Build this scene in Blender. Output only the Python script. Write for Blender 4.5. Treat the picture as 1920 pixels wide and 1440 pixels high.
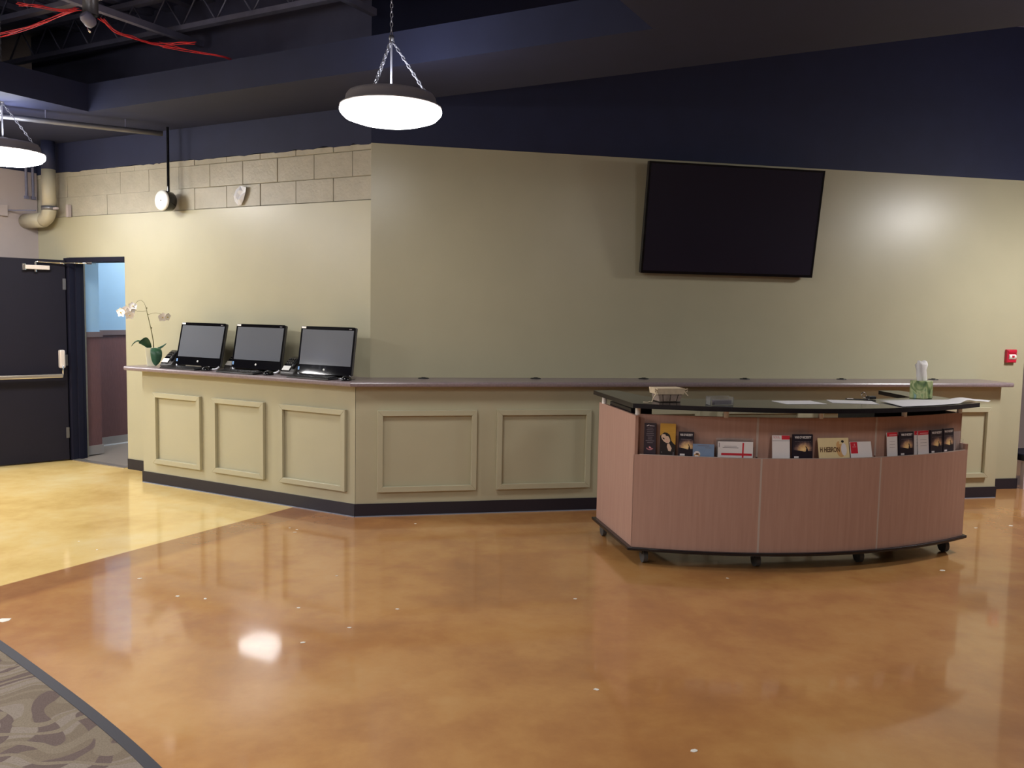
import bpy, bmesh, math, random
from mathutils import Vector, Matrix
random.seed(7)
D = bpy.data
for o in list(D.objects): D.objects.remove(o)
COL = bpy.context.scene.collection
SC = bpy.context.scene
PI = math.pi

# ------------------------------------------------------------------ camera, world, exposure
F_PX, PITCH, ROLL = 1620.0, 0.0846, 0.01894
cam_d = D.cameras.new('camera'); cam = D.objects.new('camera', cam_d); COL.objects.link(cam)
cam_d.sensor_fit = 'HORIZONTAL'; cam_d.sensor_width = 36.0; cam_d.lens = F_PX / 1920 * 36
cam_d.clip_start = 0.05
fw = Vector((0, math.cos(PITCH), -math.sin(PITCH))); up = Vector((0, math.sin(PITCH), math.cos(PITCH))); rt = Vector((1, 0, 0))
rt2 = math.cos(ROLL) * rt + math.sin(ROLL) * up; up2 = -math.sin(ROLL) * rt + math.cos(ROLL) * up
m = Matrix.Identity(4)
for i in range(3):
    m[i][0] = rt2[i]; m[i][1] = up2[i]; m[i][2] = -fw[i]
m[2][3] = 1.6
cam.matrix_world = m
SC.camera = cam
w = D.worlds.new('world'); SC.world = w; w.use_nodes = True
w.node_tree.nodes['Background'].inputs[0].default_value = (0.5, 0.5, 0.62, 1)
w.node_tree.nodes['Background'].inputs[1].default_value = 0.03
SC.view_settings.view_transform = 'Standard'; SC.view_settings.look = 'None'
SC.view_settings.gamma = 1.0; SC.view_settings.use_curve_mapping = False
SC.view_settings.exposure = 0.0
LAMP = 50.0            # radiance of the pendant lenses, before each lamp's own level

# ------------------------------------------------------------------ helpers
def srgb(r, g, b):
    def f(c):
        c /= 255.0
        return c / 12.92 if c <= 0.04045 else ((c + 0.055) / 1.055) ** 2.4
    return (f(r), f(g), f(b), 1.0)
MATS = {}
def mat(name, col, rough=0.6, metal=0.0, noise=0.0, scale=8.0, bump=0.0, bscale=60.0, stretch=(1, 1, 1), spec=0.5, coat=0.0, emit=None, trans=0.0, alpha=1.0, col2=None):
    m = D.materials.new(name); m.use_nodes = True; nt = m.node_tree; b = nt.nodes['Principled BSDF']
    b.inputs['Base Color'].default_value = col; b.inputs['Roughness'].default_value = rough
    b.inputs['Metallic'].default_value = metal; b.inputs['Specular IOR Level'].default_value = spec
    b.inputs['Coat Weight'].default_value = coat; b.inputs['Coat Roughness'].default_value = 0.05
    b.inputs['Transmission Weight'].default_value = trans; b.inputs['Alpha'].default_value = alpha
    if emit: b.inputs['Emission Color'].default_value = emit[0]; b.inputs['Emission Strength'].default_value = emit[1]
    if noise or bump:
        tc = nt.nodes.new('ShaderNodeTexCoord'); mp = nt.nodes.new('ShaderNodeMapping'); mp.inputs['Scale'].default_value = stretch
        nt.links.new(tc.outputs['Object'], mp.inputs[0])
    if noise:
        n = nt.nodes.new('ShaderNodeTexNoise'); n.inputs['Scale'].default_value = scale; n.inputs['Detail'].default_value = 6
        nt.links.new(mp.outputs[0], n.inputs['Vector'])
        r = nt.nodes.new('ShaderNodeValToRGB'); r.color_ramp.elements[0].position = 0.3; r.color_ramp.elements[1].position = 0.7
        c2 = col2 or tuple(c * (1 - noise) for c in col[:3]) + (1,)
        r.color_ramp.elements[0].color = c2; r.color_ramp.elements[1].color = col
        nt.links.new(n.outputs[0], r.inputs[0]); nt.links.new(r.outputs[0], b.inputs['Base Color'])
    if bump:
        n2 = nt.nodes.new('ShaderNodeTexNoise'); n2.inputs['Scale'].default_value = bscale; n2.inputs['Detail'].default_value = 4
        nt.links.new(mp.outputs[0], n2.inputs['Vector'])
        bp = nt.nodes.new('ShaderNodeBump'); bp.inputs['Strength'].default_value = bump; bp.inputs['Distance'].default_value = 0.01
        nt.links.new(n2.outputs[0], bp.inputs['Height']); nt.links.new(bp.outputs[0], b.inputs['Normal'])
    MATS[name] = m
    return m

class MB:
    """collects shapes into ONE mesh object"""
    def __init__(s): s.v = []; s.f = []; s.mi = []; s.sm = []; s.cur = 0
    def add(s, vs, fs, smooth=False, M=None):
        k = len(s.v)
        for p in vs:
            p = Vector(p)
            s.v.append(tuple(M @ p if M else p))
        for f in fs: s.f.append([i + k for i in f]); s.mi.append(s.cur); s.sm.append(smooth)
        return s
    def use(s, i): s.cur = i; return s
    def box(s, x0, x1, y0, y1, z0, z1, M=None):
        vs = [(x0, y0, z0), (x1, y0, z0), (x1, y1, z0), (x0, y1, z0), (x0, y0, z1), (x1, y0, z1), (x1, y1, z1), (x0, y1, z1)]
        return s.add(vs, [(0, 3, 2, 1), (4, 5, 6, 7), (0, 1, 5, 4), (1, 2, 6, 5), (2, 3, 7, 6), (3, 0, 4, 7)], M=M)
    def quad(s, a, b, c, d): return s.add([a, b, c, d], [(0, 1, 2, 3)])
    def prism(s, poly, z0, z1, M=None, smooth=False):
        n = len(poly); vs = [(p[0], p[1], z0) for p in poly] + [(p[0], p[1], z1) for p in poly]
        fs = [tuple(range(n - 1, -1, -1)), tuple(range(n, 2 * n))] + [(i, (i + 1) % n, n + (i + 1) % n, n + i) for i in range(n)]
        return s.add(vs, fs, smooth, M)
    def xprism(s, prof, x0, x1, M=None):      # profile in (y,z), run along x
        n = len(prof); vs = [(x0, p[0], p[1]) for p in prof] + [(x1, p[0], p[1]) for p in prof]
        fs = [tuple(range(n)), tuple(range(2 * n - 1, n - 1, -1))] + [(i, n + i, n + (i + 1) % n, (i + 1) % n) for i in range(n)]
        return s.add(vs, fs, False, M)
    def lathe(s, prof, seg=24, M=None, smooth=True, cap=True):
        vs = []; fs = []
        for r, z in prof:
            for k in range(seg): a = 2 * PI * k / seg; vs.append((r * math.cos(a), r * math.sin(a), z))
        for i in range(len(prof) - 1):
            for k in range(seg):
                k2 = (k + 1) % seg; fs.append((i * seg + k, i * seg + k2, (i + 1) * seg + k2, (i + 1) * seg + k))
        s.add(vs, fs, smooth, M)
        if cap:
            if prof[0][0] > 1e-5: s.add([vs[k] for k in range(seg)], [tuple(range(seg - 1, -1, -1))], False, M)
            if prof[-1][0] > 1e-5: s.add([vs[(len(prof) - 1) * seg + k] for k in range(seg)], [tuple(range(seg))], False, M)
        return s
    def cyl(s, p0, p1, r, seg=12, r1=None):
        p0 = Vector(p0); p1 = Vector(p1); d = p1 - p0; L = d.length
        M = Matrix.Translation(p0) @ d.to_track_quat('Z', 'Y').to_matrix().to_4x4()
        return s.lathe([(r, 0), (r if r1 is None else r1, L)], seg, M)
    def tube(s, pts, r, seg=8):
        pts = [Vector(p) for p in pts]; n = len(pts); vs = []; fs = []
        u = None
        for i, p in enumerate(pts):
            t = (pts[min(i + 1, n - 1)] - pts[max(i - 1, 0)]).normalized()
            if u is None: u = t.orthogonal().normalized()
            u = (u - t * u.dot(t)).normalized(); v = t.cross(u)
            rr = r[i] if isinstance(r, (list, tuple)) else r
            for k in range(seg): a = 2 * PI * k / seg; vs.append(p + (u * math.cos(a) + v * math.sin(a)) * rr)
        for i in range(n - 1):
            for k in range(seg): k2 = (k + 1) % seg; fs.append((i * seg + k, i * seg + k2, (i + 1) * seg + k2, (i + 1) * seg + k))
        fs.append(tuple(range(seg - 1, -1, -1))); fs.append(tuple((n - 1) * seg + k for k in range(seg)))
        return s.add(vs, fs, True)
    def build(s, name, mats, parent=None, bevel=0, seg=2, sub=0, loc=None, rotz=None):
        me = D.meshes.new(name); me.from_pydata(s.v, [], s.f)
        if not isinstance(mats, (list, tuple)): mats = [mats]
        for mm in mats: me.materials.append(MATS[mm])
        me.polygons.foreach_set('material_index', s.mi); me.polygons.foreach_set('use_smooth', s.sm); me.update()
        o = D.objects.new(name, me); COL.objects.link(o)
        if parent: o.parent = parent
        if loc: o.location = loc
        if rotz is not None: o.rotation_euler = (0, 0, rotz)
        if bevel:
            bm_ = o.modifiers.new('bevel', 'BEVEL'); bm_.width = bevel; bm_.segments = seg; bm_.limit_method = 'ANGLE'; bm_.angle_limit = 0.7
        if sub:
            sb = o.modifiers.new('subsurf', 'SUBSURF'); sb.levels = sub; sb.render_levels = sub
        return o

def thing(name, label, cat, loc=(0, 0, 0), rotz=0.0, group=None, rot=None):
    o = D.objects.new(name, None); COL.objects.link(o); o.empty_display_size = 0.1
    o.location = loc; o.rotation_euler = rot if rot else (0, 0, rotz)
    tag(o, label, cat, group); return o
def tag(o, label, cat, group=None):
    o['label'] = label; o['category'] = cat
    if group: o['group'] = group
    return o
def struct(name, loc=(0, 0, 0), rotz=0.0, label=None):
    o = D.objects.new(name, None); COL.objects.link(o); o.location = loc; o.rotation_euler = (0, 0, rotz); o['kind'] = 'structure'
    if label: o['label'] = label
    return o
def dup(root, **kw):
    r = root.copy(); COL.objects.link(r)
    for ch in list(root.children):
        c = ch.copy(); COL.objects.link(c); c.parent = r
        for g in list(ch.children):
            d = g.copy(); COL.objects.link(d); d.parent = c
    return r
def lettering(name, text, size, material, parent, loc, rot=(PI / 2, 0, 0), sx=1.0, shear=0.0, bold=0.0):
    cu = D.curves.new(name, 'FONT'); cu.body = text; cu.size = size; cu.extrude = 0.0003; cu.align_x = 'CENTER'; cu.align_y = 'CENTER'; cu.shear = shear; cu.offset = bold
    tmp = D.objects.new('tmp', cu); COL.objects.link(tmp)
    bpy.context.view_layer.update()
    me = D.meshes.new_from_object(tmp.evaluated_get(bpy.context.evaluated_depsgraph_get()))
    D.objects.remove(tmp); D.curves.remove(cu)
    for p in me.polygons: p.use_smooth = False
    me.name = name
    me.materials.clear(); me.materials.append(MATS[material])
    o = D.objects.new(name, me); COL.objects.link(o); o.parent = parent; o.location = loc; o.rotation_euler = rot; o.scale = (sx, 1, 1)
    return o

# wall frames: local x runs to the right along the wall, local y goes into the wall, z up; origin = the room's outer corner
MX, MY = -1.134, 6.876
RL, RR = math.radians(-28.77), math.radians(12.01)
def LF(u, o, z): return (MX + u * math.cos(RL) + o * math.sin(RL), MY + u * math.sin(RL) - o * math.cos(RL), z)
def RF(u, o, z): return (MX + u * math.cos(RR) + o * math.sin(RR), MY + u * math.sin(RR) - o * math.cos(RR), z)
LO, RO = LF(0, 0, 0), RF(0, 0, 0)

# ------------------------------------------------------------------ materials
OLIVE = srgb(180, 174, 146)
mat('olive_paint', OLIVE, 0.34, noise=0.05, scale=3, bump=0.04, bscale=140)
mat('olive_trim', OLIVE, 0.38, noise=0.04, scale=4)
mat('block_paint', srgb(178, 171, 152), 0.45, noise=0.13, scale=9, bump=0.3, bscale=45)
mat('mortar', srgb(160, 153, 134), 0.8, noise=0.2, scale=20)
mat('side_paint', srgb(184, 172, 170), 0.5, noise=0.05, scale=4)
mat('navy_paint', srgb(32, 38, 70), 0.7, noise=0.15, scale=5)
mat('deck_haze_paint', srgb(100, 100, 132), 0.7, noise=0.2, scale=5)  # deck is dark paint; haze is put into this raised base colour
mat('plenum_lift_grey', srgb(98, 98, 124), 0.8, noise=0.15, scale=5)
mat('steel_dark', srgb(122, 122, 146), 0.5, noise=0.2, scale=10)
mat('black_vinyl', srgb(34, 33, 44), 0.35)
mat('caulk', srgb(130, 136, 150), 0.5)
mat('hall_blue', srgb(150, 184, 210), 0.55, noise=0.04, scale=3)
mat('hall_brown', srgb(114, 77, 74), 0.5, noise=0.25, scale=14, stretch=(14, 14, 1))
mat('hall_cap', srgb(112, 94, 92), 0.4)
mat('hall_grey', srgb(150, 142, 136), 0.5)
mat('hall_vinyl', srgb(138, 128, 118), 0.35, noise=0.12, scale=8, stretch=(1, 9, 1))
mat('hall_white', srgb(215, 215, 215), 0.7)
mat('door_black', srgb(26, 24, 37), 0.65, spec=0.25, noise=0.08, scale=6)
mat('frame_black', srgb(26, 26, 42), 0.75, spec=0.2)
mat('brushed_steel', srgb(205, 198, 188), 0.3, 0.85)
mat('satin_silver', srgb(240, 237, 230), 0.3, 0.0)
mat('chrome', srgb(235, 232, 226), 0.12, 1.0)
mat('closer_tan', srgb(226, 214, 204), 0.4, 0.1)
mat('laminate_top', srgb(140, 124, 126), 0.28, noise=0.25, scale=70)
mat('black_plastic', srgb(24, 24, 28), 0.35)
mat('gloss_black', srgb(12, 12, 16), 0.03, spec=0.6)
mat('screen_reflect_grey', srgb(104, 107, 114), 0.06, spec=0.9)  # black glass in itself; room reflection put into the grey base colour
mat('screen_black', srgb(36, 33, 46), 0.12, spec=0.5)
mat('dark_grey_plastic', srgb(70, 68, 66), 0.35)
mat('white_plastic', srgb(236, 234, 228), 0.35)
mat('clear_white', srgb(225, 226, 232), 0.15)
mat('sticker_blue', srgb(120, 165, 215), 0.4)
mat('paper_white', srgb(232, 228, 228), 0.7)
mat('tissue_white', srgb(245, 240, 236), 0.9, noise=0.08, scale=12)
mat('chip_white', srgb(232, 226, 214), 0.7)
mat('pot_cream', srgb(246, 244, 216), 0.35)
mat('leaf_green', srgb(52, 92, 66), 0.3, noise=0.25, scale=20)
mat('stem_green', srgb(92, 86, 44), 0.5)
mat('petal_white', srgb(250, 244, 240), 0.6)
mat('petal_yellow', srgb(220, 190, 90), 0.6)
mat('soil', srgb(60, 44, 30), 0.9)
mat('alarm_red', srgb(196, 34, 60), 0.3)
mat('desk_black', srgb(26, 25, 30), 0.16, noise=0.3, scale=120, spec=0.6)
mat('base_black', srgb(22, 21, 26), 0.25)
mat('joint_grey', srgb(186, 170, 160), 0.4)
mat('rubber_grey', srgb(78, 80, 82), 0.5)
mat('acrylic', (0.96, 0.97, 0.98, 1), 0.04, trans=0.92)
mat('canvas', srgb(222, 200, 168), 0.85, noise=0.15, scale=40)
mat('wicker', srgb(176, 154, 138), 0.8, noise=0.4, scale=30)
mat('wire_dark', srgb(70, 58, 46), 0.5)
mat('print_red', srgb(206, 38, 56), 0.5)
mat('print_pink', srgb(228, 150, 156), 0.5)
mat('print_navy', srgb(30, 26, 40), 0.4)
mat('print_plum', srgb(50, 38, 50), 0.4, noise=0.15, scale=30)
mat('print_gold', srgb(206, 158, 62), 0.45, noise=0.12, scale=14, stretch=(1, 1, 8))
mat('print_glow', srgb(226, 196, 140), 0.45, noise=0.35, scale=22)
mat('print_glow_soft', srgb(150, 124, 108), 0.45, noise=0.25, scale=26)
mat('print_skin', srgb(226, 196, 170), 0.5)
mat('print_dark', srgb(28, 24, 24), 0.5)
mat('print_white', srgb(226, 222, 222), 0.5)
mat('print_grey', srgb(120, 112, 118), 0.5)
mat('print_blue', srgb(126, 152, 186), 0.45, noise=0.12, scale=14)
mat('print_cream', srgb(234, 214, 164), 0.45, noise=0.06, scale=18)
mat('print_tan', srgb(214, 168, 110), 0.5)
mat('print_brown', srgb(96, 62, 34), 0.5)
mat('cable_red', srgb(214, 40, 52), 0.5)
mat('pipe_cream', srgb(180, 172, 150), 0.4, noise=0.08, scale=6)
mat('galvanised', srgb(120, 120, 124), 0.35, 0.5, noise=0.2, scale=12)
for _k, _lv in enumerate((0.5, 1.1, 0.5, 2.4, 2.0, 1.65, 0.9, 1.25, 2.5, 1.0)): mat('lens_%d' % _k, (1, 1, 1, 1), 0.3, emit=((1.0, 0.985, 0.975, 1), LAMP * _lv))
mat('uplight', (1, 1, 1, 1), 0.3, emit=((0.90, 0.92, 1.0, 1), 70.0))
mat('hall_fill_lens', (1, 1, 1, 1), 0.3, emit=((1.0, 0.98, 0.96, 1), 19.0))
mat('lamp_metal', srgb(168, 162, 160), 0.4, 0.4)
mat('chain_metal', srgb(128, 128, 136), 0.4, 0.0)
mat('carpet_edge', srgb(52, 50, 58), 0.6)
mat('bench_black', srgb(20, 22, 38), 0.5)
mat('bench_leg', srgb(190, 180, 186), 0.4)

def wood_laminate(name, c1, c2):
    m = D.materials.new(name); m.use_nodes = True; nt = m.node_tree; b = nt.nodes['Principled BSDF']; b.inputs['Roughness'].default_value = 0.42
    tc = nt.nodes.new('ShaderNodeTexCoord'); mp = nt.nodes.new('ShaderNodeMapping'); mp.inputs['Scale'].default_value = (34, 34, 1.6)
    n = nt.nodes.new('ShaderNodeTexNoise'); n.inputs['Scale'].default_value = 1.4; n.inputs['Detail'].default_value = 8; n.inputs['Roughness'].default_value = 0.62
    r = nt.nodes.new('ShaderNodeValToRGB'); r.color_ramp.elements[0].position = 0.32; r.color_ramp.elements[1].position = 0.68
    r.color_ramp.elements[0].color = c1; r.color_ramp.elements[1].color = c2
    nt.links.new(tc.outputs['Object'], mp.inputs[0]); nt.links.new(mp.outputs[0], n.inputs['Vector']); nt.links.new(n.outputs[0], r.inputs[0]); nt.links.new(r.outputs[0], b.inputs['Base Color'])
    MATS[name] = m
wood_laminate('desk_wood', srgb(174, 136, 121), srgb(184, 147, 131))

def floor_material():
    m = D.materials.new('stained_concrete'); m.use_nodes = True; nt = m.node_tree; N = nt.nodes.new; L = nt.links.new
    b = nt.nodes['Principled BSDF']
    tc = N('ShaderNodeTexCoord')
    big = N('ShaderNodeTexNoise'); big.inputs['Scale'].default_value = 1.1; big.inputs['Detail'].default_value = 5; big.inputs['Roughness'].default_value = 0.55; big.inputs['Distortion'].default_value = 0.4
    fine = N('ShaderNodeTexNoise'); fine.inputs['Scale'].default_value = 5.5; fine.inputs['Detail'].default_value = 8; fine.inputs['Roughness'].default_value = 0.65
    L(tc.outputs['Object'], big.inputs['Vector']); L(tc.outputs['Object'], fine.inputs['Vector'])
    mx = N('ShaderNodeMath'); mx.operation = 'MULTIPLY_ADD'; mx.inputs[1].default_value = 0.3
    mb = N('ShaderNodeMath'); mb.operation = 'MULTIPLY'; mb.inputs[1].default_value = 0.7
    L(big.outputs[0], mb.inputs[0]); L(fine.outputs[0], mx.inputs[0]); L(mb.outputs[0], mx.inputs[2])
    def ramp(stops):
        r = N('ShaderNodeValToRGB'); e = r.color_ramp.elements
        e[0].position, e[0].color = stops[0]; e[1].position, e[1].color = stops[-1]
        for p, c in stops[1:-1]: k = e.new(p); k.color = c
        L(mx.outputs[0], r.inputs[0]); return r
    amber = ramp([(0.34, srgb(166, 114, 70)), (0.46, srgb(182, 127, 76)), (0.55, srgb(194, 141, 84)), (0.68, srgb(202, 155, 98))])
    gold = ramp([(0.34, srgb(222, 184, 108)), (0.5, srgb(242, 208, 134)), (0.68, srgb(248, 224, 164))])
    # coordinate along the left wall, for the straight stain boundary square to it
    sep = N('ShaderNodeSeparateXYZ'); L(tc.outputs['Object'], sep.inputs[0])
    ax = N('ShaderNodeMath'); ax.operation = 'MULTIPLY'; ax.inputs[1].default_value = -math.cos(RL)
    ay = N('ShaderNodeMath'); ay.operation = 'MULTIPLY_ADD'; ay.inputs[1].default_value = -math.sin(RL)
    L(sep.outputs[0], ax.inputs[0]); L(sep.outputs[1], ay.inputs[0]); L(ax.outputs[0], ay.inputs[2])
    s0 = MX * -math.cos(RL) + MY * -math.sin(RL)
    wob = N('ShaderNodeMath'); wob.operation = 'MULTIPLY_ADD'; wob.inputs[1].default_value = 0.05
    L(fine.outputs[0], wob.inputs[0]); L(ay.outputs[0], wob.inputs[2])
    def step(a, c, src):
        r = N('ShaderNodeMapRange'); r.inputs['From Min'].default_value = s0 + a; r.inputs['From Max'].default_value = s0 + c; L(src.outputs[0], r.inputs['Value']); return r
    edge = step(0.485, 0.50, ay)
    band = step(0.20, 0.27, wob)
    dark = N('ShaderNodeMixRGB'); dark.blend_type = 'MULTIPLY'; dark.inputs[2].default_value = (0.72, 0.66, 0.68, 1)
    L(band.outputs[0], dark.inputs[0]); L(amber.outputs[0], dark.inputs[1])
    fin = N('ShaderNodeMixRGB'); L(edge.outputs[0], fin.inputs[0]); L(dark.outputs[0], fin.inputs[1]); L(gold.outputs[0], fin.inputs[2])
    L(fin.outputs[0], b.inputs['Base Color'])
    rr = N('ShaderNodeMapRange'); rr.inputs['To Min'].default_value = 0.2; rr.inputs['To Max'].default_value = 0.3; L(fine.outputs[0], rr.inputs['Value']); L(rr.outputs[0], b.inputs['Roughness'])
    b.inputs['Specular IOR Level'].default_value = 0.4; b.inputs['Coat Weight'].default_value = 0.7; b.inputs['Coat IOR'].default_value = 1.55; b.inputs['Coat Roughness'].default_value = 0.065
    MATS['stained_concrete'] = m
floor_material()

def carpet_material():
    m = D.materials.new('swirl_carpet'); m.use_nodes = True; nt = m.node_tree; N = nt.nodes.new; L = nt.links.new
    b = nt.nodes['Principled BSDF']; b.inputs['Roughness'].default_value = 0.95; b.inputs['Specular IOR Level'].default_value = 0.1
    tc = N('ShaderNodeTexCoord')
    ds = N('ShaderNodeTexNoise'); ds.inputs['Scale'].default_value = 1.9; ds.inputs['Detail'].default_value = 1.5
    L(tc.outputs['Object'], ds.inputs['Vector'])
    add = N('ShaderNodeVectorMath'); add.operation = 'MULTIPLY_ADD'; add.inputs[1].default_value = (1.0, 1.0, 0); L(ds.outputs[1], add.inputs[0]); L(tc.outputs['Object'], add.inputs[2])
    def wave(kind, scale, dist, lo, hi):
        wv = N('ShaderNodeTexWave'); wv.wave_type = kind; wv.inputs['Scale'].default_value = scale; wv.inputs['Distortion'].default_value = dist; wv.inputs['Detail'].default_value = 1.0
        L(add.outputs[0], wv.inputs['Vector']); mr = N('ShaderNodeMapRange'); mr.inputs['From Min'].default_value = lo; mr.inputs['From Max'].default_value = hi; L(wv.outputs[1], mr.inputs['Value']); return mr
    w1 = wave('RINGS', 1.0, 3.0, .5, .56); w2 = wave('BANDS', 1.6, 5.0, .62, .68); w3 = wave('RINGS', 3.4, 2.0, .74, .80)
    def mixc(f, a, c):
        x = N('ShaderNodeMixRGB'); L(f.outputs[0], x.inputs[0])
        for i_, v in ((1, a), (2, c)):
            if isinstance(v, tuple): x.inputs[i_].default_value = v
            else: L(v.outputs[0], x.inputs[i_])
        return x
    q1 = mixc(w1, srgb(140, 125, 108), srgb(158, 145, 132)); q2 = mixc(w2, q1, srgb(120, 104, 98)); r = mixc(w3, q2, srgb(150, 136, 118))
    fn = N('ShaderNodeTexNoise'); fn.inputs['Scale'].default_value = 160; L(tc.outputs['Object'], fn.inputs['Vector'])
    mxr = N('ShaderNodeMixRGB'); mxr.blend_type = 'MULTIPLY'; mxr.inputs[0].default_value = 0.5; L(r.outputs[0], mxr.inputs[1]); L(fn.outputs[0], mxr.inputs[2])
    L(mxr.outputs[0], b.inputs['Base Color'])
    bp = N('ShaderNodeBump'); bp.inputs['Strength'].default_value = 0.5; bp.inputs['Distance'].default_value = 0.004; L(fn.outputs[0], bp.inputs['Height']); L(bp.outputs[0], b.inputs['Normal'])
    MATS['swirl_carpet'] = m
carpet_material()

def tissue_print():
    m = D.materials.new('tissue_print'); m.use_nodes = True; nt = m.node_tree; N = nt.nodes.new; L = nt.links.new
    b = nt.nodes['Principled BSDF']; b.inputs['Roughness'].default_value = 0.4
    tc = N('ShaderNodeTexCoord'); v = N('ShaderNodeTexNoise'); v.inputs['Scale'].default_value = 9; v.inputs['Detail'].default_value = 2; v.inputs['Distortion'].default_value = 1.5
    L(tc.outputs['Object'], v.inputs['Vector'])
    r = N('ShaderNodeValToRGB'); e = r.color_ramp.elements
    e[0].position = 0.3; e[0].color = srgb(66, 96, 60); e[1].position = 0.68; e[1].color = srgb(150, 186, 200)
    for p, c in ((0.42, srgb(128, 152, 92)), (0.52, srgb(200, 206, 150)), (0.6, srgb(150, 178, 120))): k = e.new(p); k.color = c
    L(v.outputs[0], r.inputs[0]); L(r.outputs[0], b.inputs['Base Color']); MATS['tissue_print'] = m
tissue_print()

def sunset_print():
    m = D.materials.new('sunset_print'); m.use_nodes = True; nt = m.node_tree; N = nt.nodes.new; L = nt.links.new
    b = nt.nodes['Principled BSDF']; b.inputs['Roughness'].default_value = 0.45
    tc = N('ShaderNodeTexCoord'); mp = N('ShaderNodeMapping'); mp.inputs['Location'].default_value = (-.006 / .085, 0, -.064 / .068); mp.inputs['Scale'].default_value = (1 / .085, 0, 1 / .068)
    L(tc.outputs['Object'], mp.inputs[0])
    ln = N('ShaderNodeVectorMath'); ln.operation = 'LENGTH'; L(mp.outputs[0], ln.inputs[0])
    nz = N('ShaderNodeTexNoise'); nz.inputs['Scale'].default_value = 45; L(tc.outputs['Object'], nz.inputs['Vector'])
    ad = N('ShaderNodeMath'); ad.operation = 'MULTIPLY_ADD'; ad.inputs[1].default_value = .45; L(nz.outputs[0], ad.inputs[0]); L(ln.outputs['Value'], ad.inputs[2])
    r = N('ShaderNodeValToRGB'); e = r.color_ramp.elements
    e[0].position = .25; e[0].color = srgb(250, 222, 160); e[1].position = 1.15 if False else 1.0; e[1].color = srgb(44, 36, 48)
    for p, c in ((.5, srgb(226, 188, 132)), (.72, srgb(160, 128, 110)), (.88, srgb(92, 74, 76))): k = e.new(p); k.color = c
    L(ad.outputs[0], r.inputs[0]); L(r.outputs[0], b.inputs['Base Color']); MATS['sunset_print'] = m
sunset_print()

# ================================================================== SETTING
fl = MB().prism([(-14.5, -3.2), (9.5, -3.2), (9.5, 12.5), (-14.5, 12.5)], -0.12, 0.0).build('floor', 'stained_concrete'); fl['kind'] = 'structure'

# ---- left wall (concrete blocks with a skim-coated lower wall), doorway u -3.82..-2.94
wl = struct('wall_left', LO, RL, 'long olive wall with bare blocks at the top left of the outer corner')
T = 2.445
MB().box(-2.94, 0, 0, .10, 0, T).build('drywall', 'olive_paint', wl)
MB().box(-3.82, -2.94, 0, .10, 2.0445, T).build('drywall', 'olive_paint', wl)
MB().box(-4.30, -3.82, 0, .10, 0, T).build('drywall', 'olive_paint', wl)
MB().box(-2.94, -.002, .10, .20, 0, T).box(-3.82, -2.94, .10, .20, 2.045, T).box(-4.30, -3.82, .10, .20, 0, T).box(-4.30, -.002, .019, .20, T, 2.885).build('block_core', 'mortar', wl)
# individual blocks
def block(u0, u1, z0, z1, d):
    g = 0.0022 if u0 > -2.3 else 0.0009
    return MB().box(u0 + g, u1 - g, d, .06, z0 + g, z1 - g).build('block', 'block_paint', wl, bevel=0.003 if u0 > -2.3 else 0, seg=1)
full = None
def blocks(row_z0, row_z1, joints):
    for a, c in zip(joints[1:], joints[:-1]):
        block(a, c, row_z0, row_z1, 0.010 + random.uniform(-.002, .003))
r1 = [0.0, -.388] + [-.388 - .4 * k for k in range(1, 10)] + [-4.28]
r2 = [0.0, -.193] + [-.193 - .4 * k for k in range(1, 11)] + [-4.28]
r1 = [j for i, j in enumerate(r1) if i < len(r1) - 1 and j > -4.2] + [-4.28]
blocks(2.449, 2.638, r1); blocks(2.638, 2.838, r2); blocks(2.838, 2.888, r1)
up_ = MB(); jag = [(-4.30, 2.885)]
x = -4.30
while x < -0.05:
    x += random.uniform(.03, .12); jag.append((min(x, 0), 2.888 + random.uniform(-.012, .008)))
jag.append((0, 2.885)); poly = jag + [(0, 4.25), (-4.30, 4.25)]
vs = [(p[0], .006, p[1]) for p in poly] + [(p[0], .20, p[1]) for p in poly]; n = len(poly)
up_.add(vs, [tuple(range(n)), tuple(range(2 * n - 1, n - 1, -1))] + [(i, n + i, n + (i + 1) % n, (i + 1) % n) for i in range(n)])
up_.build('painted_band', 'navy_paint', wl)
MB().box(-4.30, -.002, .0005, .2, 3.40, 4.245).build('plenum_lift_band', 'plenum_lift_grey', wl)  # paler than the navy wall: light put into the colour of the dark plenum

# ---- right wall
wr = struct('wall_right', RO, RR, 'olive wall behind the curved desk, painted dark navy above')
MB().box(0, 6.09, 0, .14, 0, 2.885).build('drywall', 'olive_paint', wr)
MB().box(0, 6.09, .002, .14, 2.887, 4.25).build('painted_band', 'navy_paint', wr)
# ---- stub wall left of the doorway
ws = struct('wall_side', LO, RL)
MB().box(-4.45, -4.27, -1.05, 0, 0, 2.90).build('drywall', 'side_paint', ws)
MB().box(-4.45, -4.272, -1.05, 0, 2.90, 3.17).build('painted_band', 'navy_paint', ws)
# ---- outer walls of the lobby, out of view
wb = MB().box(-14.5, 9.5, -3.4, -3.2, 0, 4.25).build('wall_back', 'side_paint'); wb['kind'] = 'structure'
wo = MB().box(9.5, 9.7, -3.2, 12.5, 0, 4.25).build('wall_outer', 'side_paint'); wo['kind'] = 'structure'
wo2 = MB().box(-14.7, -14.5, -3.2, 12.5, 0, 4.25).build('wall_outer', 'side_paint'); wo2['kind'] = 'structure'
wf = struct('wall_far', RO, RR)
MB().box(5.4, 12, -2.4, -2.25, 0, 4.25).build('drywall', 'side_paint', wf, loc=(0, 4.3, 0))

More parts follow.
